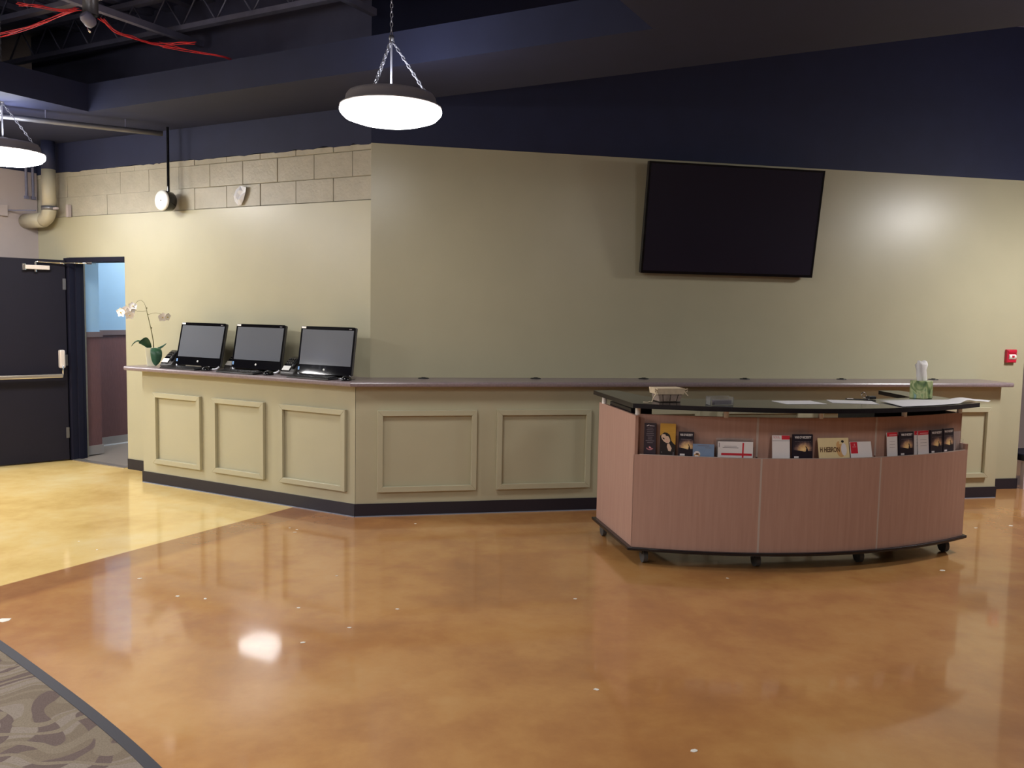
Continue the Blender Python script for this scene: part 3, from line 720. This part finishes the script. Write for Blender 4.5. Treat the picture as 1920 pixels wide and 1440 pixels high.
t = thing('conduit', 'thin dark conduit running from the drain pipe to a wall box', 'conduit', LF(-4.265, .34, 2.495), RL)
MB().tube([(.0, 0, 0), (.08, .04, .0), (.28, .14, 0)], .006, 6).build('tube', 'steel_dark', t)
MB().box(-.004, .035, -.075, .012, -.06, .05).build('junction_box', 'side_paint', t, bevel=0.004)
for k, (o, lab) in enumerate(((.05, 'thin grey conduit dropping in the corner, nearer the drain pipe'), (.12, 'thin grey conduit dropping down the side wall, farther from the drain pipe'))):
    t = thing('conduit', lab, 'conduit', LF(-4.255, o, 2.66), RL); MB().cyl((0, 0, 0), (0, 0, .508), .013, 10).build('tube', 'steel_dark', t)
    MB().box(-.012, .016, -.02, .02, -.03, .0).build('end_box', 'steel_dark', t)
t = thing('sprinkler_pipe', 'long dark pipe under the soffit above the left lamp', 'pipe', LF(-2.26, .48, 3.08), RL)
MB().tube([(-1.4, -2.25, 0), (-.45, -.73, 0), (0, 0, 0), (.16, .25, 0)], .022, 10).build('tube', 'galvanised', t)
for k in (0.0, .7): MB().cyl((-.45 * k, -.73 * k, .02), (-.45 * k, -.73 * k, .09), .006, 6).build('hanger', 'steel_dark', t)
t = thing('ceiling_spot', 'grey spot fixture hanging in the ceiling well among red cables', 'light fixture', LF(-1.146, 1.585, 3.46), RL)
MB().lathe([(.05, .08), (.05, .2), (.075, .22), (.075, .42), (.001, .42)], 16, cap=False).build('canister', 'galvanised', t)
MB().tube([(-.03, 0, .1), (-.035, 0, .04), (-.03, 0, -.01), (-.005, 0, -.03)], .008, 8).build('bracket', 'chrome', t)
MB().lathe([(.03, -.02), (.042, .0), (.042, .05), (.03, .07)], 14, Matrix.Translation((.03, -.02, .02)) @ Matrix.Rotation(.9, 4, 'X')).build('lamp_head', 'steel_dark', t)
MB().cyl((0, 0, .42), (0, 0, .69), .03, 10).build('drop_rod', 'steel_dark', t)
def cables(label, lines):
    t = thing('cable_bundle', label, 'cable', LF(0, 0, 0), RL)
    for pts in lines: MB().tube([(u, -o, z) for u, o, z in pts], .0026, 5).build('cable', 'cable_red', t)
def smooth(pts, n=5):
    out = []
    for i in range(len(pts) - 1):
        p0 = Vector(pts[max(i - 1, 0)]); p1 = Vector(pts[i]); p2 = Vector(pts[i + 1]); p3 = Vector(pts[min(i + 2, len(pts) - 1)])
        for k in range(n):
            t_ = k / n; out.append(tuple(.5 * ((2 * p1) + (p2 - p0) * t_ + (2 * p0 - 5 * p1 + 4 * p2 - p3) * t_ ** 2 + (3 * p1 - p0 - 3 * p2 + p3) * t_ ** 3)))
    return out + [tuple(pts[-1])]
def jit(pts, a): return [(u + random.uniform(-a, a), o + random.uniform(-a, a), z + random.uniform(-a, a) * .6) for u, o, z in pts]
A = [(-2.28, 1.70, 3.50), (-1.99, 1.70, 3.49), (-1.5, 1.715, 3.49), (-1.07, 1.73, 3.52)]
cables('red cables slung from the left soffit edge to the spot fixture', [smooth(jit(A, .02)) for _ in range(5)])
B = [(-1.269, 2.007, 3.5), (-1.15, 1.95, 3.49), (-1.1, 1.82, 3.5), (-1.06, 1.73, 3.52)]
cables('red cables coming to the spot fixture from the upper left', [smooth(jit(B, .018)) for _ in range(4)])
C_ = [(-1.05, 1.575, 3.5), (-1.12, 1.42, 3.48), (-1.133, 1.305, 3.48), (-1.13, 1.18, 3.48), (-1.112, 1.053, 3.49), (-.98, .99, 3.5), (-.877, .942, 3.5)]
cables('red cables sweeping right from the spot fixture to the soffit top', [smooth(jit(C_, .016)) for _ in range(5)])
E_ = [(-1.112, 1.05, 3.49), (-.95, .85, 3.46), (-.80, .72, 3.44), (-.84, .62, 3.43), (-.95, .58, 3.42), (-1.2, .55, 3.41), (-1.37, .50, 3.41)]
cables('loose red cable loop lying on top of the soffit', [smooth(jit(E_, .025)) for _ in range(4)])

# ================================================================== CURVED DESK
DX, DY = .781, 5.396; RD = math.radians(11)
def DF(u, v, z): return (DX + u * math.cos(RD) - v * math.sin(RD), DY + u * math.sin(RD) + v * math.cos(RD), z)
dk = thing('reception_desk', 'curved mobile reception desk in brown wood laminate with black top', 'desk', (DX, DY, 0), RD)
WD = 2.386; DEP = .79
def arcv(u, sag=.27): return -sag * (1 - ((u - WD / 2) / (WD / 2)) ** 2)
def arc_slab(u0, u1, v_off0, v_off1, z0, z1, n=10, sag=.27):
    us = [u0 + (u1 - u0) * i / n for i in range(n + 1)]
    poly = [(u, arcv(u, sag) + v_off0) for u in us] + [(u, arcv(u, sag) + v_off1) for u in reversed(us)]
    return MB().prism(poly, z0, z1)
J = [0.0, .748, 1.565, WD]
for i in range(3):
    g = .006 if i else 0.0; h = .006 if i < 2 else 0.0
    arc_slab(J[i] + g, J[i + 1] - h, 0, .018, .118, .712).build('front_panel', 'desk_wood', dk)
    arc_slab(max(J[i] + g, .02), min(J[i + 1] - h, WD - .02), .07, .088, .66, .962).build('upper_panel', 'desk_wood', dk)
for i in (1, 2):
    arc_slab(J[i] - .006, J[i] + .006, -.001, .018, .118, .7125, 2).build('joint_strip', 'joint_grey', dk)
    arc_slab(J[i] - .007, J[i] + .007, .068, .088, .712, .962, 2).build('joint_strip', 'joint_grey', dk)
arc_slab(.02, WD - .02, .019, .069, .694, .705).build('pocket_shelf', 'desk_wood', dk)
arc_slab(.03, WD - .03, .0005, .0045, .7125, .7165).build('pocket_lip', 'joint_grey', dk)
MB().prism([(0, .0), (.02, .0), (.02, DEP), (0, DEP)], .118, .958).build('side_panel', 'desk_wood', dk)
for u in (WD - .02,):
    MB().prism([(u, .075), (u + .02, .075), (u + .02, DEP), (u, DEP)], .118, .958).prism([(u, .0), (u + .02, .0), (u + .02, .075), (u, .075)], .118, .752).build('side_panel', 'desk_wood', dk)
MB().prism([(.02, DEP - .3), (WD - .02, DEP - .3), (WD - .02, DEP - .28), (.02, DEP - .28)], .62, .64)
arc_slab(.022, WD - .022, .09, .40, .70, .725).build('work_surface', 'desk_black', dk)
for a, b_ in ((.025, .17), (1.78, 2.33)): MB().box(a, b_, .17, .62, .726, .985).build('pedestal', 'base_black', dk, bevel=0.004)
for u in (.75, 1.56): MB().box(u - .01, u + .01, -.15, .25, .135, .70).build('divider', 'desk_wood', dk)
us = [-.03 + (WD + .06) * i / 14 for i in range(15)]
MB().prism([(u, arcv(u) - .022) for u in us] + [(WD + .03, DEP + .02), (WD - .35, DEP + .02), (WD - .42, .25), (.42, .25), (.35, DEP + .02), (-.03, DEP + .02)], .098, .118).build('base_board', 'base_black', dk, bevel=0.004)
# top: U-shaped black slab on silver posts
ust = [-.035 + (WD + .07) * i / 20 for i in range(21)]
def arct(u): return -.045 - .325 * (1 - ((u - WD / 2) / (WD / 2 + .035)) ** 2)
inner = [(WD - .14, DEP + .04), (WD - .20, .42)] + [(.24 + (WD - .48) * (1 - i / 10), .30 - .18 * math.sin(PI * (1 - i / 10))) for i in range(11)] + [(.20, .42), (.14, DEP + .04)]
top_poly = [(u, arct(u)) for u in ust] + [(WD + .035, DEP + .04)] + inner + [(-.035, DEP + .04)]
tm = MB(); bmx = bmesh.new()
bv = [bmx.verts.new((x, y, 1.011)) for x, y in top_poly]
bf = bmx.faces.new(bv); r_ = bmesh.ops.extrude_face_region(bmx, geom=[bf])
for e in r_['geom']:
    if isinstance(e, bmesh.types.BMVert): e.co.z = 1.04
bmesh.ops.triangulate(bmx, faces=[f for f in bmx.faces if len(f.verts) > 4]); bmesh.ops.recalc_face_normals(bmx, faces=bmx.faces)
me = D.meshes.new('top_slab'); bmx.to_mesh(me); bmx.free(); me.materials.append(MATS['desk_black'])
ob = D.objects.new('top_slab', me); COL.objects.link(ob); ob.parent = dk
for u, v in [(.012, .71), (.035, .06), (.555, arcv(.555) + .08), (1.16, arcv(1.16) + .08), (1.80, arcv(1.80) + .08), (WD - .035, .06), (WD - .012, .71)]:
    MB().cyl((u, v, .957), (u, v, 1.0115), .017, 16).build('post', 'satin_silver', dk)
for u, v in [(.034, .719), (.10, .046), (.79, -.13), (1.516, -.13), (2.262, .024), (2.33, .72)]:
    c = MB().cyl((u - .014, v, .045), (u + .014, v, .045), .045, 18).build('caster', 'rubber_grey', dk)
    MB().box(u - .02, u + .02, v - .016, v + .03, .06, .098).build('fork', 'base_black', c)

# ---- things on and in the desk
def on_desk(name, label, cat, u, v, z, rz=0.0, group=None, rx=0.0):
    return thing(name, label, cat, DF(u, v, z), 0, group, rot=(rx, 0, RD + rz))
def stand(name, label, cat, u0, u1, lean=.09, group=None, depth=.030, z=.7055):
    u = (u0 + u1) / 2; slope = math.atan(.27 * 2 * (u - WD / 2) / (WD / 2) ** 2)
    return on_desk(name, label, cat, u, arcv(u) + depth, z, slope, group, -lean), (u1 - u0) / 2
def card_body(t, hw, h, material, th=.003, name='body', z0=0.0): return MB().box(-hw, hw, 0, th, z0, h).build(name, material, t)
def ell(mb, cx, cz, rx, rz, y, rot=0.0, n=20):
    vs = []
    for k in range(n):
        a = 2 * PI * k / n; x, z = rx * math.cos(a), rz * math.sin(a)
        vs.append((cx + x * math.cos(rot) - z * math.sin(rot), y, cz + x * math.sin(rot) + z * math.cos(rot)))
    return mb.add(vs, [tuple(range(n))])
def poly(mb, pts, y): return mb.add([(x, y, z) for x, z in pts], [tuple(range(len(pts)))])
def rect(mb, x0, x1, z0, z1, y): return poly(mb, [(x0, z0), (x1, z0), (x1, z1), (x0, z1)], y)

# 1 dark menu-like brochure
t, hw = stand('brochure', 'tall dark purple brochure at the left end of the desk pocket', 'brochure', .058, .133, .05)
card_body(t, hw, .205, 'print_plum')
p = MB(); random.seed(3)
for k in range(9):
    wdt = hw * (.35 + .45 * random.random()); z = .172 - k * .0115; rect(p, -wdt, wdt, z, z + .0035, -.0006)
p.build('text_lines', 'print_grey', t)
p = MB(); poly(p, [(-.006, .058), (.004, .056), (.010, .048), (.013, .040), (.004, .046), (-.004, .046)], -.0006)
for k in range(7): a = math.radians(215 + k * 18); x, z = .022 * math.cos(a), .055 + .018 * math.sin(a); rect(p, x - .0022, x + .0022, z - .003, z + .003, -.0006)
p.build('emblem', 'print_pink', t)
lettering('script_heading', 'P~~~~', .016, 'print_grey', t, (0, -.0006, .192), shear=.4) if False else None
p = MB(); poly(p, [(-.026, .186), (-.010, .195), (-.006, .192), (-.018, .186)], -.0006); poly(p, [(-.006, .190), (.024, .189), (.026, .1865), (-.004, .187)], -.0006); p.build('script_heading', 'print_white', t)
# 2 gold leaflet with a woman's portrait
t, hw = stand('leaflet', 'gold leaflet printed with a dark-haired woman resting her head', 'leaflet', .150, .246, .05)
card_body(t, hw, .207, 'print_gold')
p = MB(); p.use(0)
poly(p, [(-hw, .0), (hw, .0), (hw, .073), (.035, .083), (.022, .10), (.012, .135), (-.004, .148), (-.022, .15), (-.036, .14), (-hw, .128)], -.0006)
p.use(1); ell(p, -.013, .112, .021, .034, -.001, .75); poly(p, [(-.002, .078), (.010, .082), (.026, .052), (.020, .032), (.006, .034), (-.004, .06)], -.001)
p.use(0); ell(p, -.008, .132, .009, .0035, -.0014, -.5); ell(p, -.026, .112, .0085, .0035, -.0014, -.6); poly(p, [(-.036, .140), (-.02, .150), (-.004, .147), (.012, .135), (.002, .138), (-.02, .138)], -.0014)
p.use(2); ell(p, -.004, .095, .006, .0022, -.0014, .75); poly(p, [(-.012, .112), (-.006, .108), (-.009, .104)], -.0014)
p.build('portrait', ['print_dark', 'print_skin', 'print_pink'], t)
p = MB(); rect(p, hw - .014, hw - .009, .006, .030, -.0014); ell(p, -hw + .012, .025, .003, .004, -.0014); p.build('small_mark', 'print_grey', t)
# books with a sunset cover
def book(u0, u1, h, label, lean, title, small=True):
    t, hw = stand('book', label, 'book', u0, u1, lean, 'dark paperbacks in the desk pocket', .022)
    MB().box(-hw, hw, 0, .0015, 0, h).box(-hw, -hw + .0015, .0015, .012, 0, h).box(-hw, hw, .012, .0135, 0, h).build('cover', 'print_navy', t)
    MB().box(-hw + .002, hw - .002, .0015, .012, .002, h - .001).build('pages', 'paper_white', t)
    p = MB(); p.use(0); rect(p, -hw + .003, hw - .003, .045, .113, -.0005)
    p.use(1); poly(p, [(-hw + .003, .044), (hw - .003, .044), (hw - .003, .054), (hw * .35, .053), (hw * .2, .050), (-hw * .1, .054), (-hw * .5, .058), (-hw + .003, .060)], -.0010)
    poly(p, [(hw * .30, .050), (hw * .56, .050), (hw * .50, .066), (hw * .38, .080), (hw * .26, .084), (hw * .24, .080), (hw * .36, .072)], -.0010)
    p.build('cover_picture', ['sunset_print', 'print_navy'], t)
    lettering('title', title, .0205, 'print_white', t, (0, -.0008, h - .019), sx=1.62 * hw / (.0205 * .56 * len(title)), bold=.0005)
    p = MB(); rect(p, -hw + .010, -hw + .040, .010, .022, -.0006); p.build('publisher_mark', 'print_white', t)
    p = MB()
    for k in range(11): x = -hw + .016 + k * (2 * hw - .034) / 10; rect(p, x - .0024, x + .0024, .1115, .1155, -.0006)
    p.build('author_line', 'print_grey', t)
book(.256, .350, .159, 'dark paperback with sunset cover behind the pale blue card', .04, 'WAR OF NECESSITY')
# blue card
t, hw = stand('card', 'pale blue card with a small pastry picture overlapping a dark paperback', 'card', .337, .468, .05, depth=.0135)
card_body(t, hw, .088, 'print_blue', .002)
p = MB(); p.use(0); ell(p, -hw + .026, .026, .020, .017, -.0006); p.use(1); ell(p, -hw + .026, .018, .019, .009, -.001); p.use(2); rect(p, -hw + .019, -hw + .036, .020, .030, -.0014); p.use(0); ell(p, -hw + .024, .012, .012, .006, -.0014)
p.build('food_picture', ['print_white', 'print_tan', 'print_brown'], t)
p = MB(); rect(p, -hw + .03, hw - .03, .076, .079, -.0006); rect(p, .01, hw - .02, .064, .066, -.0006); p.build('text_lines', 'print_grey', t)
# white card with red ribbon cross
t, hw = stand('envelope', 'wide white envelope crossed by red ribbon bands', 'envelope', .490, .708, .06)
card_body(t, hw, .106, 'paper_white', .004)
p = MB(); rect(p, -hw + .022, hw - .006, .020, .034, -.0006); poly(p, [(hw - .068, .006), (hw - .058, .006), (hw - .056, .1), (hw - .065, .1)], -.001); p.build('ribbon_print', 'print_red', t)
p = MB(); rect(p, -hw + .03, hw - .09, .066, .069, -.0006); rect(p, -hw + .04, hw - .1, .076, .078, -.0006); rect(p, -hw + .006, -hw + .010, .07, .098, -.0006); p.build('text_lines', 'print_grey', t)
# acrylic holder outline behind the envelope
def holder(u0, u1, h, label, dep=.034, z=.7055):
    t, hw = stand('brochure_holder', label, 'holder', u0, u1, 0, 'clear acrylic holders in the desk pocket', dep, z)
    MB().box(-hw, hw, .02, .023, 0, h).build('back_plate', 'acrylic', t)
    MB().box(-hw, -hw + .002, .0, .02, 0, h * .6).box(hw - .002, hw, .0, .02, 0, h * .6).build('side_plates', 'acrylic', t)
    return t
holder(.484, .716, .125, 'empty clear acrylic holder standing behind the red-ribbon envelope', .036)
# white pad with red header
t, hw = stand('notepad', 'white notepad whose header has pale letters and a red block, beside the left seam', 'notepad', .829, .941, .14, 'white notepads with red headers')
card_body(t, hw, .150, 'paper_white', .006)
p = MB(); rect(p, .004, hw + .0, .124, .149, -.0006); p.build('header_block', 'print_red', t)
lettering('header_letters', 'SOUL', .022, 'print_pink', t, (-.028, -.0008, .137), sx=.8)
p = MB(); rect(p, -hw, hw, .115, .117, -.0006); p.build('rule_line', 'print_grey', t)
book(.953, 1.085, .158, 'dark paperback with sunset cover in the middle pocket by the notepad', .06, 'WAR OF NECESSITY')
# HEBRON card
t, hw = stand('postcard', 'cream postcard lettered H HEBRON with a white figure', 'postcard', 1.128, 1.343, .24, depth=.02)
card_body(t, hw, .135, 'print_cream', .003)
lettering('headline', 'H HEBRON', .042, 'print_brown', t, (-.028, -.0008, .060), sx=.66, bold=.0013)
p = MB(); p.use(0); ell(p, .048, .055, .030, .042, -.0006, .1); p.use(1); ell(p, .070, .062, .020, .040, -.0012); p.use(2); ell(p, .064, .112, .010, .008, -.0016); p.use(0); ell(p, .030, .098, .009, .018, -.0006, -.5)
p.build('figure_print', ['print_tan', 'print_white', 'print_dark'], t)
# red and white card
t, hw = stand('postcard', 'white postcard with a red square in its corner, right of the cream one', 'postcard', 1.352, 1.512, .24, depth=.02)
card_body(t, hw, .108, 'paper_white', .003)
p = MB(); rect(p, -hw + .004, -hw + .056, .034, .106, -.0006); p.build('red_square', 'print_red', t)
p = MB(); poly(p, [(-hw + .028, .084), (-hw + .040, .084), (-hw + .034, .1)], -.001); rect(p, -hw + .018, -hw + .046, .074, .078, -.001); p.build('square_mark', 'print_pink', t)
# right compartment
def pad(u0, u1, label, lean, dep=.03):
    t, hw = stand('notepad', label, 'notepad', u0, u1, lean, 'white notepads with red headers', dep)
    card_body(t, hw, .158, 'paper_white', .004)
    p = MB(); rect(p, -hw, hw, .132, .158, -.0006); p.build('header_block', 'print_red', t)
    p = MB(); rect(p, -hw + .018, hw - .006, .139, .145, -.001); p.build('header_letters', 'print_pink', t)
    p = MB()
    for k in range(3): rect(p, -hw + .02, hw - .02, .10 - k * .02, .1015 - k * .02, -.0006)
    p.build('rule_line', 'print_grey', t)
    return t
pad(1.636, 1.722, 'white notepad with red header, alone at the right seam', .10)
book(1.730, 1.850, .160, 'dark paperback with sunset cover between the two red-headed notepads', .05, 'WAR OF NECESSITY')
pad(1.872, 1.985, 'white notepad with red header, rear one of the overlapping pair', .07, .040)
pad(1.898, 2.0, 'white notepad with red header, front one of the overlapping pair', .10, .026)
book(2.006, 2.130, .160, 'dark paperback with sunset cover, right of the overlapping notepads', .05, 'WAR OF NECESSITY')
book(2.134, 2.250, .162, 'dark paperback with sunset cover, last one before the clear holder', .05, 'WAR OF NECESSITY')
holder(2.256, 2.352, .135, 'empty clear acrylic holder at the right end of the desk pocket', .020)

# ---- on the top
ZD = 1.0405
t = on_desk('basket', 'small wire basket lined with cream canvas and tied bows', 'basket', .23, .075, ZD, .05)
bk = MB(); 
def frustum(mb, a0, b0, a1, b1, z0, z1, th=0):
    V = [(-a0, -b0, z0), (a0, -b0, z0), (a0, b0, z0), (-a0, b0, z0), (-a1, -b1, z1), (a1, -b1, z1), (a1, b1, z1), (-a1, b1, z1)]
    return mb.add(V, [(0, 1, 5, 4), (1, 2, 6, 5), (2, 3, 7, 6), (3, 0, 4, 7), (3, 2, 1, 0)])
frustum(bk, .070, .05, .088, .064, .002, .082).build('lining', 'wicker', t)
bk = MB(); frustum(bk, .089, .065, .094, .070, .05, .088); frustum(bk, .093, .069, .088, .064, .087, .088)
bk.build('canvas_cuff', 'canvas', t)
for x in (-.045, 0.0, .045):
    MB().tube([(x * 1.0, -.0505, .003), (x * 1.18, -.0605, .05)], .0022, 6).build('wire', 'wire_dark', t)
MB().tube([(-.071, -.051, .003), (.071, -.051, .003), (.071, .051, .003), (-.071, .051, .003), (-.071, -.051, .003)], .003, 6).build('wire_foot', 'wire_dark', t)
for s in (-1, 1):
    MB().tube([(s * .092, -.06, .074), (s * .112, -.065, .086), (s * .108, -.068, .066), (s * .092, -.064, .07), (s * .104, -.07, .05), (s * .112, -.072, .04)], .0045, 6).build('bow', 'canvas', t)
MB().tube([(-.094, -.065, .066), (-.125, -.075, .026), (-.135, -.08, .004), (-.15, -.085, .008), (-.17, -.09, .003), (-.20, -.1, .006)], .003, 6).build('tie_string', 'canvas', t)
t = on_desk('card_holder', 'clear plastic card holder with grey cards inside on the black top', 'holder', .495, -.14, ZD, .1)
MB().box(-.08, .08, -.03, .03, 0, .003).box(-.08, .08, .024, .028, .003, .055).box(-.08, -.076, -.03, .024, .003, .05).box(.076, .08, -.03, .024, .003, .05).box(-.05, .08, -.03, -.026, .003, .032).build('tray', 'acrylic', t)
MB().box(-.045, .07, -.022, .012, .0035, .030).build('cards', 'print_grey', t)
t = tag(MB().box(-.14, .14, -.10, .10, 0, .0012).build('paper_sheet', 'paper_white', loc=DF(1.105, -.015, ZD), rotz=RD + .02), 'single white sheet lying alone left of the paper pile', 'paper', 'loose papers on the black desk top')
t = tag(MB().box(-.145, .145, -.10, .10, 0, .0015).build('paper_sheet', 'paper_white', loc=DF(1.50, .005, ZD), rotz=RD - .35), 'white sheet turned askew under the end of the big white sheet', 'paper', 'loose papers on the black desk top')
t = on_desk('paper_roll_sheet', 'big white sheet curling over the right end of the black top', 'paper', 0, 0, ZD + .002)
bs = MB(); n_ = 24; vs = []
for i in range(n_ + 1):
    s = i / n_; u = 1.66 + s * .90
    z = .001 + (.012 * math.sin((s - .62) / .25 * PI) if .62 < s < .87 else 0) - (max(0, s - .87) ** 2) * .5
    v0 = arct(min(u, WD)) + .03 + max(0, s - .6) * .20; v1 = v0 + .32 - max(0, s - .3) * .40
    for k in range(5): vs.append((u + k / 4 * .05, v0 + (v1 - v0) * k / 4, z + .001 * k))
nv = len(vs); vs += [(x, y, z + .0012) for x, y, z in vs]; fs = []
for i in range(n_):
    for k in range(4):
        A_ = i * 5 + k; fs += [(A_, A_ + 5, A_ + 6, A_ + 1), (nv + A_, nv + A_ + 1, nv + A_ + 6, nv + A_ + 5)]
edge = [i * 5 for i in range(n_ + 1)] + [n_ * 5 + k for k in range(1, 5)] + [i * 5 + 4 for i in range(n_ - 1, -1, -1)] + [k for k in range(3, 0, -1)]
for a, b_ in zip(edge, edge[1:] + edge[:1]): fs.append((a, nv + a, nv + b_, b_))
bs.add(vs, fs, True).build('sheet', 'paper_white', t)
t = on_desk('tissue_box', 'cube tissue box with green watercolour print and a tissue sticking out', 'tissue box', 2.19, .255, ZD, .5)
MB().box(-.056, .056, -.056, .056, 0, .125).build('carton', 'tissue_print', t, bevel=0.003, seg=1)
ts = MB(); vs = []
prf = [(0.0, .034, .016), (.04, .042, .018), (.08, .046, .016), (.115, .052, .02), (.135, .046, .014)]
for i, (z, a, b_) in enumerate(prf):
    for k in range(14):
        an = 2 * PI * k / 14; q = 1 + .16 * math.sin(an * 5 + i) ; vs.append((a * 1.25 * math.cos(an) * q - z * .12, b_ * 1.5 * math.sin(an) * q, .12 + z + (.014 * math.sin(an * 2 + 1) if i == 4 else 0)))
fs = [(i * 14 + k, i * 14 + (k + 1) % 14, (i + 1) * 14 + (k + 1) % 14, (i + 1) * 14 + k) for i in range(4) for k in range(14)] + [tuple(56 + k for k in range(14))]
ts.add(vs, fs, True).build('tissue', 'tissue_white', t)
t = on_desk('pen', 'dark pen lying on the papers left of the keys', 'pen', 1.60, .10, ZD + .008, -.35)
MB().tube([(-.08, 0, 0), (-.05, 0, 0), (.06, 0, 0), (.075, 0, 0)], [.003, .0045, .0045, .002], 8).build('barrel', 'black_plastic', t)
MB().box(-.07, -.03, -.006, -.004, .002, .006).build('clip', 'chrome', t)
t = on_desk('key_bunch', 'bunch of keys with a black fob beside the papers', 'keys', 1.72, .17, ZD + .001, .2)
MB().lathe([(.02, -.002), (.023, 0), (.02, .002), (.017, 0), (.02, -.002)], 18, Matrix.Translation((-.035, 0, .03)) @ Matrix.Rotation(1.3, 4, 'X'), cap=False).build('ring', 'chrome', t)
MB().box(.0, .06, -.02, .02, .001, .022).build('fob', 'black_plastic', t, bevel=0.006)
for a in (.3, 1.0, -.4):
    M = Matrix.Rotation(a, 4, 'Z'); MB().lathe([(.012, 0), (.012, .003)], 12, M @ Matrix.Translation((-.02, 0, .004))).box(-.01, .04, -.004, .004, .004, .007, M=M).build('key', 'chrome', t)

# ================================================================== CARPET, FLOOR CHIPS, BENCH
pts = [(-3.40, 4.74), (-2.88, 4.35), (-2.391, 3.953), (-1.925, 3.549), (-1.532, 3.196), (-1.193, 2.866), (-.78, 2.42), (-.45, 2.02), (-.2, 1.6), (-.05, 1.2)]
pts = [p[:2] for p in smooth([(x, y, 0) for x, y in pts], 4)]
t = thing('carpet', 'grey-brown swirl-patterned carpet meeting the polished floor at lower left', 'carpet', (0, 0, 0))
off = []
for i, (x, y) in enumerate(pts):
    a = Vector(pts[max(i - 1, 0)]); b_ = Vector(pts[min(i + 1, len(pts) - 1)]); d = (b_ - a).normalized(); off.append((x + d.y * .045, y - d.x * .045))
MB().prism(off + [(-.05, -2.5), (-5.5, -2.5), (-5.5, 4.7)], 0.0005, .007).build('pile', 'swirl_carpet', t)
MB().prism(pts + list(reversed(off)), 0.0005, .009).build('edge_strip', 'carpet_edge', t)
chips = [(-1.525, 6.035), (-1.592, 6.151), (-1.528, 6.11), (-1.027, 5.049), (-.793, 4.215), (-1.817, 4.635), (-1.653, 4.601), (-2.892, 5.695), (-2.677, 5.502), (-2.152, 4.928), (.378, 4.716), (.386, 3.555), (1.333, 5.15), (.696, 3.053), (2.77, 5.40), (3.913, 6.634), (-.702, 6.346), (-.59, 4.498), (-2.532, 4.227), (-.976, 4.01), (-1.114, 4.486), (3.594, 6.543)]
sizes = [.016, .011, .011, .014, .016, .02, .016, .012, .01, .016, .016, .018, .013, .018, .024, .03, .013, .014, .05, .02, .015, .02]
chip_labels = ['largest of the three white chips clustered below the counter, nearest the viewer', 'leftmost of the three white chips clustered below the counter corner', 'rightmost of the three white chips clustered below the counter corner', 'bright white chip on the open floor left of centre', 'white chip right of the bright lamp reflection on the floor', 'curled white chip above and left of the lamp reflection', 'flat pale chip just right of the curled one', 'upper white speck on the gold floor', 'lower white speck on the gold floor', 'curled white chip just below the dark stain band', 'white chip on open floor in front of the desk left end', 'white chip alone in the middle of the near floor', 'tiny white chip just before the middle of the curved desk', 'white chip at the bottom edge of the photo', 'larger white chip before the right end of the curved desk', 'large white chip near the right edge of the photo', 'tiny white chip under the first wide panel of the counter', 'faint pale chip midway between counter and lamp reflection', 'long white scrap at the left edge beside the carpet', 'pinkish chip touching the right of the lamp reflection', 'faint flat chip above the lamp reflection', 'white chip behind the desk at the far right']
random.seed(11)
for (x, y), s, lab in zip(chips, sizes, chip_labels):
    k = random.randint(5, 7); pl = [(s * random.uniform(.5, 1) * math.cos(2 * PI * i / k), s * random.uniform(.35, .7) * math.sin(2 * PI * i / k)) for i in range(k)]
    o = MB().prism(pl, .0004, .0018).build('paint_chip', 'chip_white', loc=(x, y, 0), rotz=random.uniform(-.6, .6))
    tag(o, lab, 'chip', 'white paint chips scattered over the floor')
t = thing('bench', 'low black bench with pale legs behind the right end of the wall', 'bench', RF(6.42, -.1, 0), RR)
MB().box(-.30, .9, -.16, .22, .27, .335).build('seat', 'bench_black', t, bevel=0.01)
for x in (-.27, .85):
    for y in (-.13, .18): MB().box(x - .022, x + .022, y - .022, y + .022, 0, .269).build('leg', 'bench_leg', t)
